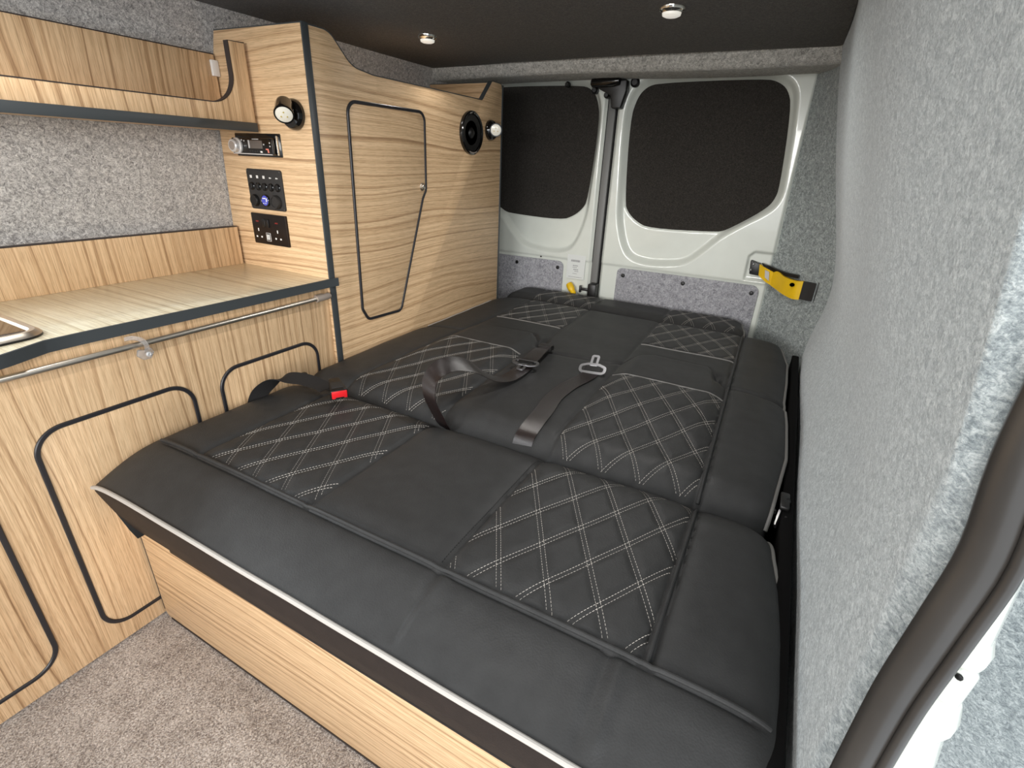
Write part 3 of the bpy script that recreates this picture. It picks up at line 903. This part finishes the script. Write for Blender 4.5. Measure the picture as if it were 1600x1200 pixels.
# ------------------------------------------------------------------ the bed
bb = thing('bed_base', 'oak-fronted box base carrying the black fold-out bed', 'bed base', (-.52, 1.2, 0))
fp = fillet([(-1.128, -.006), (.10, -.006), (.10, .318), (-1.128, .318)], [.020, 0, 0, 0], 5)
MB().prism(fp, 'Y', .388, .406, .0006).build('front_board', 'wood_base', bb)
MB().box(-1.1295, -1.127, .3872, .4065, .015, .318, .0006).build('corner_edging', 'edging_brown', bb)
MB().sweep([(-1.106, .3885, -.005), (.10, .3885, -.005)], [(-.002, -.001), (.002, -.001), (.002, .004), (-.002, .004)], False, (0, 0, 1)).build('foot_edging', 'edging_brown', bb)
MB().box(-1.118, .10, .407, 2.18, .0, .318).build('box', 'black_matt', bb)
MB().box(-.92, .10, .352, .388, .318, .327, .002).build('front_rail', 'black', bb)
tag(MB().box(.106, .128, .42, 1.94, .0, .452, .004).build('gap_filler', 'black_cloth', at=(.117, 1.2, 0)), 'matt black filler added in the narrow gap between the bed and the right wall', 'board')  # black filler added so the gap beside the bed comes out black

TAN = math.tan(math.radians(60))
COS = .5          # perpendicular distance = |x offset| * sin(60)
SIN = math.sin(math.radians(60))
def quilt_field(X, Y, xa, xb, ya, yb, refA, refB, yref, step):
    """0..1 groove strength of the diamond double lines inside one panel (xa, xb may be arrays)"""
    ua = ((X - refA) - (Y - yref) / TAN) / step
    ub = ((X - refB) + (Y - yref) / TAN) / step
    da = np.abs(ua - np.round(ua)) * step * SIN
    db = np.abs(ub - np.round(ub)) * step * SIN
    mask = sm((X - xa) / .008) * sm((xb - X) / .008) * sm((Y - ya) / .008) * sm((yb - Y) / .008)
    g = lambda d: np.exp(-(np.maximum(d - .0035, 0) / .0055) ** 2)
    return np.maximum(g(da), g(db)) * mask, mask
def groove(d, w):
    return np.exp(-(d / w) ** 2)
def welt(d):
    """flat-felled seam: fine valley each side of a raised cord"""
    return .0022 * groove(d, .0035) - .0028 * groove(np.abs(d) - .006, .0035) - .003 * groove(d, .018)

def quilt_lines(xaf, xbf, ya, yb, refA, refB, yref, step, sep=.0072):
    """centre lines of all stitch rows as lists of (x, y) points"""
    out_ = []
    for sgn, ref in ((1, refA), (-1, refB)):
        for kk in range(-14, 15):
            for off in (-sep / 2 / SIN, sep / 2 / SIN):
                x0 = ref + kk * step + off
                yy = np.arange(ya + .002, yb - .002, .0012)
                xx = x0 + sgn * (yy - yref) / TAN
                ok = (xx > xaf(yy) + .004) & (xx < xbf(yy) - .004)
                if ok.sum() > 6:
                    out_.append((xx[ok], yy[ok]))
    return out_

def stitches(lines, h, length=.0038, gap=.0019, wid=.0006, lift=.0007):
    vs, fs = [], []
    for xx, yy in lines:
        d = np.concatenate([[0], np.cumsum(np.hypot(np.diff(xx), np.diff(yy)))])
        s0 = random.uniform(0, .004)
        while s0 + length < d[-1]:
            px = np.interp([s0, s0 + length / 2, s0 + length], d, xx)
            py = np.interp([s0, s0 + length / 2, s0 + length], d, yy)
            pz = h(px, py)
            tx, ty = px[2] - px[0], py[2] - py[0]
            l = math.hypot(tx, ty)
            nx, ny = -ty / l * wid, tx / l * wid
            o = len(vs)
            for q, hh in ((0, -.0002), (1, lift), (2, -.0002)):
                vs += [(px[q] + nx, py[q] + ny, pz[q] - .0003), (px[q], py[q], pz[q] + max(hh, .0004)), (px[q] - nx, py[q] - ny, pz[q] - .0003)]
            for a in (0, 3):
                fs += [(o + a, o + a + 1, o + a + 4, o + a + 3), (o + a + 1, o + a + 2, o + a + 5, o + a + 4)]
            fs += [(o, o + 2, o + 1), (o + 6, o + 7, o + 8)]
            s0 += length + gap
    mb = MB()
    mb.add(vs, fs)
    return mb

def cushion(name, mat, parent, xl, xr, y0, y1, h, zb, nx, ny, front_in=.0, left_in=0., label=None):
    u = np.linspace(0, 1, nx)
    yv = np.linspace(y0, y1, ny)
    U, Y = np.meshgrid(u, yv, indexing='ij')
    X = xl(Y) + (xr(Y) - xl(Y)) * U
    Z = h(X, Y)
    vs, fs = grid_mesh(X, Y, Z)
    idx = np.arange(nx * ny).reshape(nx, ny)
    ring = list(idx[:, 0]) + list(idx[-1, 1:]) + list(idx[-2::-1, -1]) + list(idx[0, -2:0:-1])
    cnt = len(ring)
    def lvl(t, push):
        o = len(vs)
        for q in ring:
            x, y, z = vs[q]
            i, j = divmod(q, ny)
            dx = (-1 if i == 0 else (1 if i == nx - 1 else 0)) * push
            dy = (-1 if j == 0 else (1 if j == ny - 1 else 0)) * push
            lx = left_in * t * max(0, 1 - (x - X[0, j]) / .25) if left_in else 0
            vs.append((x + dx + lx, y + dy + (front_in * t if j == 0 else 0), z + (zb - z) * t))
        return o
    prev = ring
    for (tt, push) in ((.08, .0025), (.25, .003), (.55, .003), (.88, .0), (1., -.012)):
        o = lvl(tt, push)
        cur = list(range(o, o + cnt))
        for k2 in range(cnt):
            l = (k2 + 1) % cnt
            fs.append((prev[k2], prev[l], cur[l], cur[k2]))
        prev = cur
    fs.append(tuple(prev))
    mb = MB()
    mb.add(vs, fs)
    o = mb.build(name, mat, parent, smooth=60., label=label)
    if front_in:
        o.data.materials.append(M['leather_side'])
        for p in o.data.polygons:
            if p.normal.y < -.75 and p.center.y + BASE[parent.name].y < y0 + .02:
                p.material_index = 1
    return o

def pipe_on(path_xy, h, r, lift=0., n=10):
    xx = np.array([p[0] for p in path_xy])
    yy = np.array([p[1] for p in path_xy])
    zz = h(xx, yy) + lift
    return MB().tube(list(zip(xx.tolist(), yy.tolist(), zz.tolist())), r, n)

# ---- seat cushion (nearest)
SX = [-.965, -.644, -.354, -.036]
def seat_l(y):
    return -1.113 + 0 * y
def seat_r(y):
    return np.interp(y, [.33, .42, .60, .70, .78, .86], [.120, .124, .121, .112, .098, .090])
def seat_h(X, Y, q=True):
    z = .4690 + 0 * X
    z = z - .042 * np.clip((.470 - Y) / .135, 0, 1.1) ** 1.7
    e = np.minimum(X - seat_l(Y), seat_r(Y) - X)
    z = z - .016 * np.exp(-np.clip(X - seat_l(Y), 0, 1) / .035) - .022 * np.exp(-np.clip(seat_r(Y) - X, 0, 1) / .022)
    z = z - .026 * np.clip((Y - .785) / .071, 0, 1) ** 2.2
    # panel crown
    inner = sm((Y - .47) / .05)
    for a, b in zip([-1.113] + SX, SX + [.12]):
        c = np.clip((X - a) * (b - X) / ((b - a) / 2) ** 2, 0, 1)
        z = z + .0035 * np.sqrt(c) * inner
    dy = Y - .467
    z = z + welt(dy) * sm((X + 1.10) / .05) * sm((.115 - X) / .03)
    fade = sm((Y - .462) / .01)
    for k_, xs_ in enumerate(SX):
        z = z + (welt(X - xs_) if k_ in (3,) else -.0035 * groove(X - xs_, .005) - .0025 * groove(X - xs_, .018)) * fade
    # soft pleats where the front strip follows the seams behind it
    fr_ = (1 - sm((Y - .455) / .01)) * sm((Y - .338) / .03)
    for x0 in (-.342, -.070):
        z = z + (-.0036 * groove(X - x0 + .012, .008) + .0034 * groove(X - x0 - .006, .009)) * fr_
    if q:
        for (xa, xb) in ((SX[0], SX[1]), (SX[2], SX[3])):
            g, mk = quilt_field(X, Y, xa, xb, .472, .858, -.309 if xa > -.6 else -.930 + .0, -.255 if xa > -.6 else -.800, .474, .0818)
            z = z - .0024 * g + .0020 * mk
    z = z + .0007 * np.sin(X * 23 + Y * 31) * np.sin(Y * 19 - X * 7)
    return z
sc = thing('seat_cushion', 'front seat cushion of the black quilted bed with pale piping along its front', 'cushion', (-.5, .6, .327))
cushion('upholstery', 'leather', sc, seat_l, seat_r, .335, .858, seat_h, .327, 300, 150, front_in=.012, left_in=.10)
for (a, b, ra, rb) in ((SX[0], SX[1], -.930, -.800), (SX[2], SX[3], -.309, -.255)):
    ln = quilt_lines(lambda y, a=a: a + 0 * y, lambda y, b=b: b + 0 * y, .474, .853, ra, rb, .474, .0818)
    stitches(ln, seat_h).build('quilt_stitching', 'thread', sc, smooth=0)
xs = np.linspace(-1.113, .118, 90)
MB().tube([(x, .3335, float(seat_h(np.array(x), np.array(.337))) - .001) for x in xs], .0042, 10).build('front_piping', 'piping', sc)
yy = np.linspace(.337, .85, 60)
MB().tube([(float(seat_r(y)) + .0015, y, float(seat_h(np.array(float(seat_r(y))), np.array(y))) - .002) for y in yy], .0042, 10).build('side_piping', 'piping_shaded', sc)
pipe_on([(x, .467) for x in np.linspace(-1.095, .110, 140)], seat_h, .0036, .0008).build('seam_welt', 'leather', sc)
pipe_on([(SX[3], y) for y in np.linspace(.470, .850, 60)], seat_h, .0034, .0008).build('seam_welt', 'leather', sc)
# tiny overlock dashes beside the front seam
lnf = [(np.linspace(-1.06, .10, 900), np.full(900, .4595))]
stitches(lnf, seat_h, .0028, .0028, .0007, .0006).build('seam_stitching', 'black', sc, smooth=0)
for x0 in (SX[3] + .0075, SX[2] - .007):
    stitches([(np.full(300, x0), np.linspace(.48, .84, 300))], seat_h, .0028, .0028, .0007, .0006).build('seam_stitching', 'black', sc, smooth=0)

# ---- backrest cushion (middle)
def bc(k_, y):
    tt = np.clip((y - .86) / 1.1, 0, 1)
    return [-.965 + .023 * tt, -.645 - .028 * tt, -.357 - .020 * tt, -.038 - .029 * tt][k_]
def back_l(y):
    return -1.116 + .03 * sm((y - 1.90) / .10)
def back_r(y):
    return np.interp(y, [.85, .90, 1.0, 1.12, 1.30, 1.40, 1.45, 1.60, 1.78, 1.90, 2.0], [.080, .086, .094, .104, .100, .094, .090, .092, .090, .074, .060])
FOLD = [(-1.12, 1.405), (-.965, 1.42), (-.925, 1.495), (-.88, 1.512), (-.71, 1.518), (-.665, 1.455), (-.625, 1.385), (-.40, 1.405), (-.36, 1.44), (-.337, 1.514), (-.287, 1.545), (-.125, 1.535), (-.105, 1.50), (-.072, 1.425), (.10, 1.40)]
def fold_y(x):
    return np.interp(x, [p[0] for p in FOLD], [p[1] for p in FOLD])
def back_h(X, Y, q=True):
    z = .4830 + 0 * X
    tt = np.clip((.945 - Y) / .085, 0, 1)
    z = z - .040 * tt ** 2.3
    z = z - .020 * np.exp(-np.clip(X - back_l(Y), 0, 1) / .035) - .022 * np.exp(-np.clip(back_r(Y) - X, 0, 1) / .022)
    z = z - .024 * np.clip((Y - 1.945) / .06, 0, 1) ** 2
    d = Y - fold_y(X)
    hump = 1 - sm((d + .028) / .030)
    bump_zone = np.maximum(sm((X - bc(0, Y)) / .05) * sm((bc(1, Y) - X) / .05), sm((X - bc(2, Y)) / .05) * sm((bc(3, Y) - X) / .05))
    z = z + hump * (.004 + .012 * bump_zone) * sm((Y - .95) / .25)
    z = z - .0060 * groove(d - .006, .010)
    for px_ in (-.088, -.655):
        z = z - .020 * groove(X - px_, .012) * groove(Y - 1.465, .036)
    for k_ in range(4):
        dx = X - bc(k_, Y)
        z = z + (welt(dx) if k_ == 3 else -.0035 * groove(dx, .005) - .0025 * groove(dx, .018))
    for y0 in (1.318, 1.655):
        for (a, b) in ((0, 1), (2, 3)):
            mk = sm((X - bc(a, Y)) / .01) * sm((bc(b, Y) - X) / .01)
            z = z - .0025 * groove(Y - y0, .006) * mk
    if q:
        for (ya, yb) in ((.862, 1.315), (1.66, 1.965)):
            for (a, b, rf) in ((0, 1, -.908), (2, 3, -.314)):
                g, mk = quilt_field(X, Y, bc(a, Y), bc(b, Y), ya, yb, rf, rf, .866, .0805)
                z = z - .0024 * g + .0022 * mk
    z = z + .0008 * np.sin(X * 19 + Y * 27) * np.sin(Y * 17 - X * 9)
    return z
bk = thing('backrest_cushion', 'middle section of the black quilted bed, the flattened backrest', 'cushion', (-.5, 1.4, .33))
cushion('upholstery', 'leather', bk, back_l, back_r, .860, 2.0, back_h, .33, 270, 260)
for (ya, yb) in ((.868, 1.313), (1.662, 1.962)):
    for (a, b, rf) in ((0, 1, -.908), (2, 3, -.314)):
        ln = quilt_lines(lambda y, a=a: bc(a, y), lambda y, b=b: bc(b, y), ya, yb, rf, rf, .866, .0805)
        stitches(ln, back_h).build('quilt_stitching', 'thread', bk, smooth=0)
for y0 in (1.318, 1.655):
    for (a, b) in ((0, 1), (2, 3)):
        xs = np.linspace(float(bc(a, y0)) + .006, float(bc(b, y0)) - .006, 50)
        pipe_on([(x, y0) for x in xs], back_h, .0028, .0006).build('panel_piping', 'piping_shaded', bk)
yy = np.linspace(.875, 1.992, 120)
MB().tube([(float(back_r(y)) + .0015, y, float(back_h(np.array(float(back_r(y))), np.array(y))) - .002) for y in yy], .0042, 10).build('side_piping', 'piping_shaded', bk)
yy = np.linspace(1.44, 1.90, 60)
MB().tube([(float(back_l(y)) - .001, y, float(back_h(np.array(float(back_l(y))), np.array(y))) - .001) for y in yy], .0036, 10).build('left_piping', 'piping', bk)
pipe_on([(float(bc(3, y)), y) for y in np.linspace(.868, 1.985, 140)], back_h, .0034, .0006).build('seam_welt', 'leather', bk)
stitches([(bc(3, np.linspace(.95, 1.95, 700)) + .0075, np.linspace(.95, 1.95, 700))], back_h, .0028, .0028, .0007, .0006).build('seam_stitching', 'black', bk, smooth=0)

# ---- rear cushion (against the doors)
def rear_l(y):
    return -1.118 + .0 * y
def rear_r(y):
    return -.066 - .02 * sm((y - 2.02) / .14)
def rear_h(X, Y, q=True):
    z = .488 + 0 * X
    z = z - .030 * np.clip((2.06 - Y) / .058, 0, 1) ** 2 - .012 * np.clip((Y - 2.15) / .045, 0, 1) ** 2
    z = z - .045 * np.exp(-np.clip(X + 1.118, 0, 1) / .022) - .016 * np.exp(-np.clip(rear_r(Y) - X, 0, 1) / .02)
    for x0 in (-.965, -.683, -.378):
        z = z - .0035 * groove(X - x0, .006) - .002 * groove(X - x0, .018)
    if q:
        for (a, b, rf) in ((-.965, -.683, -.908), (-.378, -.10, -.314)):
            g, mk = quilt_field(X, Y, a, b, 2.01, 2.185, rf, rf, .866, .0805)
            z = z - .0022 * g + .0015 * mk
    return z
rc = thing('rear_cushion', 'narrow rear cushion of the black bed lying against the rear doors', 'cushion', (-.6, 2.1, .36))
cushion('upholstery', 'leather', rc, rear_l, rear_r, 2.006, 2.192, rear_h, .322, 220, 50)
for (a, b, rf) in ((-.965, -.683, -.908), (-.378, -.10, -.314)):
    ln = quilt_lines(lambda y, a=a: a + 0 * y, lambda y, b=b: b + 0 * y, 2.014, 2.182, rf, rf, .866, .0805)
    stitches(ln, rear_h).build('quilt_stitching', 'thread', rc, smooth=0)
yy = np.linspace(2.012, 2.186, 24)
MB().tube([(float(rear_r(y)) + .001, y, float(rear_h(np.array(float(rear_r(y))), np.array(y))) - .001) for y in yy], .0036, 10).build('side_piping', 'piping_shaded', rc)

# hinge bracket at the right of the fold
t = thing('hinge_bracket', 'small black folding hinge bracket on the right edge of the bed', 'hinge', (.10, .93, .44))
MB().sweep([tuple(p) for p in crom([(.099, .895, .437), (.104, .925, .447), (.110, .965, .455)], 5)], [(-.005, -.002), (.005, -.002), (.005, .002), (-.005, .002)], False, (1, 0, .4)).build('bar', 'gunmetal', t)
for p, r in (((.092, .925, .447), .006), ((.113, .963, .455), .007), ((.112, .915, .445), .005)):
    MB().lathe([(r, 0), (r, .004), (r * .55, .005), (r * .55, .008)], p, (.3, -.3, .9), 8).build('bolt', 'black', t)
MB().box(.101, .118, .93, .985, .452, .462, .003).build('stop_plate', 'black', t)

# ------------------------------------------------------------------ seat belts
def ribbon(name, ctrl, parent, width=.047, th=.0013, n=10, mat='webbing', ns=8, bow=0.):
    """ctrl rows: x,y,z of the centre line, then the width direction"""
    rows = crom(ctrl, n)
    top, bot = [], []
    L = len(rows)
    P = [Vector(r[:3]) for r in rows]
    vs, fs, uvs = [], [], []
    for i, r in enumerate(rows):
        tg = (P[min(i + 1, L - 1)] - P[max(i - 1, 0)]).normalized()
        wd = Vector(r[3:6])
        wd = (wd - tg * wd.dot(tg)).normalized()
        nm = wd.cross(tg).normalized()
        for side in (1, -1):
            for j in range(ns + 1):
                s_ = j / ns - .5
                c = P[i] + wd * (s_ * width) + nm * (bow * (.25 - s_ * s_) * 4 + side * th / 2)
                vs.append(c)
                uvs.append((s_ + .5, i / L * 6))
    m = 2 * (ns + 1)
    for i in range(L - 1):
        for j in range(ns):
            a = i * m + j
            fs.append((a, a + 1, a + m + 1, a + m))
            b = i * m + ns + 1 + j
            fs.append((b, b + m, b + m + 1, b + 1))
        fs.append((i * m, i * m + m, i * m + m + ns + 1, i * m + ns + 1))
        fs.append((i * m + ns, i * m + 2 * ns + 1, i * m + m + 2 * ns + 1, i * m + m + ns))
    mb = MB()
    mb.add(vs, fs)
    o = mb.build(name, mat, parent, smooth=50)
    uvl = o.data.uv_layers.new(name='UVMap')
    for lp in o.data.loops:
        uvl.data[lp.index].uv = uvs[lp.vertex_index]
    return o

def tongue(parent, c, d, nrm, flip=False):
    """metal belt tongue: slotted plate with a holed blade; c centre of slot bar, d blade direction"""
    d = Vector(d).normalized()
    n_ = Vector(nrm)
    n_ = (n_ - d * n_.dot(d)).normalized()
    s_ = d.cross(n_).normalized()
    Mx = Matrix((( s_.x, d.x, n_.x, c[0]), (s_.y, d.y, n_.y, c[1]), (s_.z, d.z, n_.z, c[2]), (0, 0, 0, 1)))
    # slot frame as a rounded loop
    lp = fillet([(-.036, -.011), (.036, -.011), (.036, .010), (.016, .018), (-.016, .018), (-.036, .010)], [.010, .010, .008, .005, .005, .008], 5)
    mb = MB()
    pts = [tuple(Mx @ Vector((u, v, 0))) for u, v in lp]
    mb.sweep(pts, [(-.0042, -.0016), (.0042, -.0016), (.0042, .0016), (-.0042, .0016)], True, tuple(n_))
    mb.build('tongue_frame', 'tongue', parent)
    bl = fillet([(-.0115, .014), (.0115, .014), (.0115, .050), (-.0115, .050)], [.002, .002, .004, .004], 4)
    mb = MB()
    pts = [tuple(Mx @ Vector((u * .72, .014 + (v - .014) * .94 + .001, 0))) for u, v in bl]
    mb.sweep(pts, [(-.0036, -.0012), (.0036, -.0012), (.0036, .0012), (-.0036, .0012)], True, tuple(n_))
    mb.build('tongue_blade', 'tongue', parent)
    mb = MB()
    q = [(-.024, -.006), (.024, -.006), (.022, .010), (-.022, .010)]
    bm_pts = [tuple(Mx @ Vector((u, v, w_))) for w_ in (-.0028, .0030) for u, v in q]
    mb.add(bm_pts, [(0, 1, 2, 3), (4, 7, 6, 5), (0, 4, 5, 1), (1, 5, 6, 2), (2, 6, 7, 3), (3, 7, 4, 0)])
    mb.build('tongue_cover', 'black', parent)

def bz(x, y):
    return float(back_h(np.array(float(x)), np.array(float(y))))

W = (1, .1, 0)
b1 = thing('seat_belt', 'dark brown seat belt lying flat to the right with its tongue at the fold', 'seat belt', (-.43, 1.1, .49), 'seat belts on the bed')
ct = [(-.424, .866, .440, 1, .05, 0)]
for (x, y) in ((-.424, .885), (-.424, .93), (-.430, 1.0), (-.440, 1.08), (-.434, 1.16), (-.418, 1.24), (-.412, 1.285)):
    ct.append((x, y, bz(x, y) + (.0035 if y > .9 else .005), 1, .05 + .22 * max(0, (y - 1.1) / .2), 0))
ribbon('webbing', ct, b1)
tongue(b1, (-.413, 1.290, bz(-.413, 1.29) + .012), (-.10, .80, .55), (0, -.6, 1))

b2 = thing('seat_belt', 'dark brown seat belt looped up in an arch over the left quilting', 'seat belt', (-.62, 1.1, .49), 'seat belts on the bed')
ct = [(-.628, .866, .436, 1, -.25, 0),
      (-.640, .850, .480, 1, -.25, 0),
      (-.657, .842, .530, 1, -.3, 0),
      (-.666, .866, .569, .9, -.3, -.2),
      (-.657, .920, .584, .75, -.25, -.5),
      (-.638, .985, .563, .75, -.2, -.5),
      (-.613, 1.040, .520, .85, -.05, -.35),
      (-.595, 1.090, .4985, .95, .1, -.08),
      (-.588, 1.150, .4955, 1, .2, 0),
      (-.590, 1.215, .4985, 1, .15, 0)]
ribbon('webbing', ct, b2, bow=.001)
ct = [(-.590, 1.205, .503, 1, .15, 0), (-.592, 1.26, .508, 1, .1, .0), (-.598, 1.33, .510, 1, .1, .1), (-.602, 1.372, .505, 1, .2, .3), (-.605, 1.398, .488, .8, .4, .4)]
ribbon('webbing_tail', ct, b2)
tongue(b2, (-.590, 1.212, .508), (.12, -1, -.06), (0, -.05, 1))
MB().box(-.632, -.585, 1.378, 1.408, .488, .506, .005).build('belt_slot_flap', 'black_matt', b2)

b3 = thing('belt_buckle', 'black seat belt buckle with red release button on a short strap beside the oak unit', 'buckle', (-.95, .79, .47))
ct = [(-1.112, .700, .430, .4, 1, 0), (-1.098, .718, .478, .4, 1, .1), (-1.066, .755, .507, .4, .9, .15), (-1.022, .783, .507, .35, .9, .1), (-.975, .798, .497, .3, .9, 0), (-.948, .797, .492, .3, .95, 0)]
ribbon('strap', ct, b3, mat='strap', width=.044)
MB().lathe([(.012, 0), (.014, .006), (.011, .016), (.004, .019)], (-1.085, .842, .470), (.1, -.3, .9), 18).build('strap_anchor', 'black', b3)
ang = math.atan2(-.42, 1)
Mx = Matrix.Translation((-.905, .792, .502)) @ Matrix.Rotation(math.radians(-33), 4, 'Z') @ Matrix.Rotation(math.radians(6), 4, 'Y')
MB().prism(fillet([(-.044, -.013), (.024, -.021), (.024, .021), (-.044, .013)], .003, 3), 'Z', -.012, .012, .003, mat=Mx).build('buckle_body', 'black', b3)
MB().box(.0225, .0275, -.0185, .0185, -.0095, .0105, .002, mat=Mx).build('release_button', 'red', b3)
MB().box(-.020, .010, -.0145, .0145, .0115, .0128, .0005, mat=Mx).build('top_plate', 'black_matt', b3)
MB().box(.0272, .0282, -.010, .010, -.0085, -.0055, .0003, mat=Mx).build('tongue_slot', 'black', b3)

# ------------------------------------------------------------------ sliding-door opening at the right
sl = thing('door_seal', 'thick black rubber seal curving down the sliding door opening', 'seal', (.17, .36, .0))
zs = np.linspace(-.02, 1.42, 90)
def seal_c(z):
    return .1505 + .0075 * math.exp(-((z - .815) / .055) ** 2) + .003 * math.exp(-((z - .74) / .05) ** 2)
pr = []
for k_ in range(28):
    a = 2 * PI * k_ / 28
    pr.append((.0095 * math.sin(a), .0130 * math.cos(a)))
MB().sweep([(seal_c(z), .371, z) for z in zs], pr, False, (.93, -.37, 0)).build('seal_bulb', 'rubber', sl)
MB().sweep([(seal_c(z) + .0145, .3642, z) for z in zs], [(.0062 * math.cos(2 * PI * k_ / 16), .0050 * math.sin(2 * PI * k_ / 16)) for k_ in range(16)], False, (.93, -.37, 0)).build('seal_lip', 'rubber', sl)
MB().sweep([(seal_c(z) + .0130, .3790, z) for z in zs], [(.003 * math.cos(2 * PI * k_ / 12), .0125 * math.sin(2 * PI * k_ / 12)) for k_ in range(12)], False, (.93, -.37, 0)).build('seal_web', 'rubber', sl)
mb = MB()
for k_ in range(16):
    z = .572 + random.uniform(-.0022, .0022) - k_ * .0006
    x = .140 + k_ * .0011
    y = .3645 - .0004 * k_
    w_ = random.uniform(.0004, .0014)
    mb.box(x - .0012, x + .0012, y - .0015, y + .0005, z - w_, z + w_, .0003)
mb.build('scuff_mark', 'paper', sl, label='pale scuff mark')

JM = Matrix.Translation((.165, .405, 0)) @ Matrix.Rotation(math.radians(-30), 4, 'Z') @ Matrix.Diagonal((.88, 1, 1, 1)) @ Matrix.Translation((-.165, -.405, 0))
mb = MB()
mb.prism(fillet([(.165, -.02), (.218, -.02), (.217, .55), (.212, .600), (.207, .632), (.212, .645), (.206, .668), (.165, .672)], .008, 4), 'Y', .398, .420, .003, mat=JM)
mb.prism(fillet([(.165, .664), (.2055, .668), (.2065, .694), (.197, .704), (.165, .704)], .004, 4), 'Y', .402, .424, .003, mat=JM)
mb.prism(fillet([(.165, .706), (.205, .712), (.2075, .722), (.203, .735), (.199, .79), (.198, 1.40), (.165, 1.40)], .005, 4), 'Y', .395, .418, .003, mat=JM)
struct(mb.build('trim_2', 'white_paint'))
o = MB().lathe([(.0026, 0), (.0026, .0015), (.0012, .002)], tuple(JM @ Vector((.197, .4015, .6995))), (-.5, -.86, 0), 8).build('body_screw', 'black', at=tuple(JM @ Vector((.197, .4015, .6995))))
tag(o, 'tiny black screw head on the white door jamb behind the rubber seal', 'screw')
struct(MB().prism(fillet([(.25, .64), (.44, .45), (.62, .45), (.62, 1.6), (.25, 1.6)], .015, 4), 'Z', -.05, 1.45, .01).build('door_3', 'felt_side'))

# ------------------------------------------------------------------ light
wd = bpy.data.worlds.new('daylight')
S.world = wd
wd.use_nodes = True
bg = wd.node_tree.nodes['Background']
bg.inputs[0].default_value = (.86, .93, 1.0, 1)
bg.inputs[1].default_value = 1.5

def area(name, loc, target, sx, sy, power, col):
    l = bpy.data.lights.new(name, 'AREA')
    l.shape = 'RECTANGLE'
    l.size, l.size_y = sx, sy
    l.energy = power
    l.color = col
    o = bpy.data.objects.new(name, l)
    COL.objects.link(o)
    o.location = loc
    o.rotation_euler = (Vector(target) - Vector(loc)).to_track_quat('-Z', 'Y').to_euler()
    return o
area('side_door_daylight', (2.7, -3.4, 1.9), (-.9, .4, .6), 3.0, 2.2, 215, (1., .99, .97))
area('cab_daylight', (-.6, -6.0, 1.55), (-.6, 1.2, 1.0), 4.0, 1.5, 310, (1., .98, .95))
area('kitchen_window_daylight', (-2.9, -.35, 1.75), (-.6, .45, .6), 2.0, 1.2, 95, (.88, .95, 1.))
for i, (x, y, p) in enumerate(((-1.123, 1.487, .7), (-.362, 1.427, 3.8), (-1.123, .42, 1.5), (-.362, .36, 2.6))):  # low fill light at each spot; the last pair is added out of view
    o = area('spotlight_fill', (x, y, 1.362), (x, y, 0), .05, .05, p, (1., .97, .93))
    o.data.shape = 'DISK'

S.view_settings.view_transform = 'Standard'
S.view_settings.look = 'None'
S.view_settings.gamma = 1.
S.view_settings.use_curve_mapping = False
S.view_settings.exposure = .0
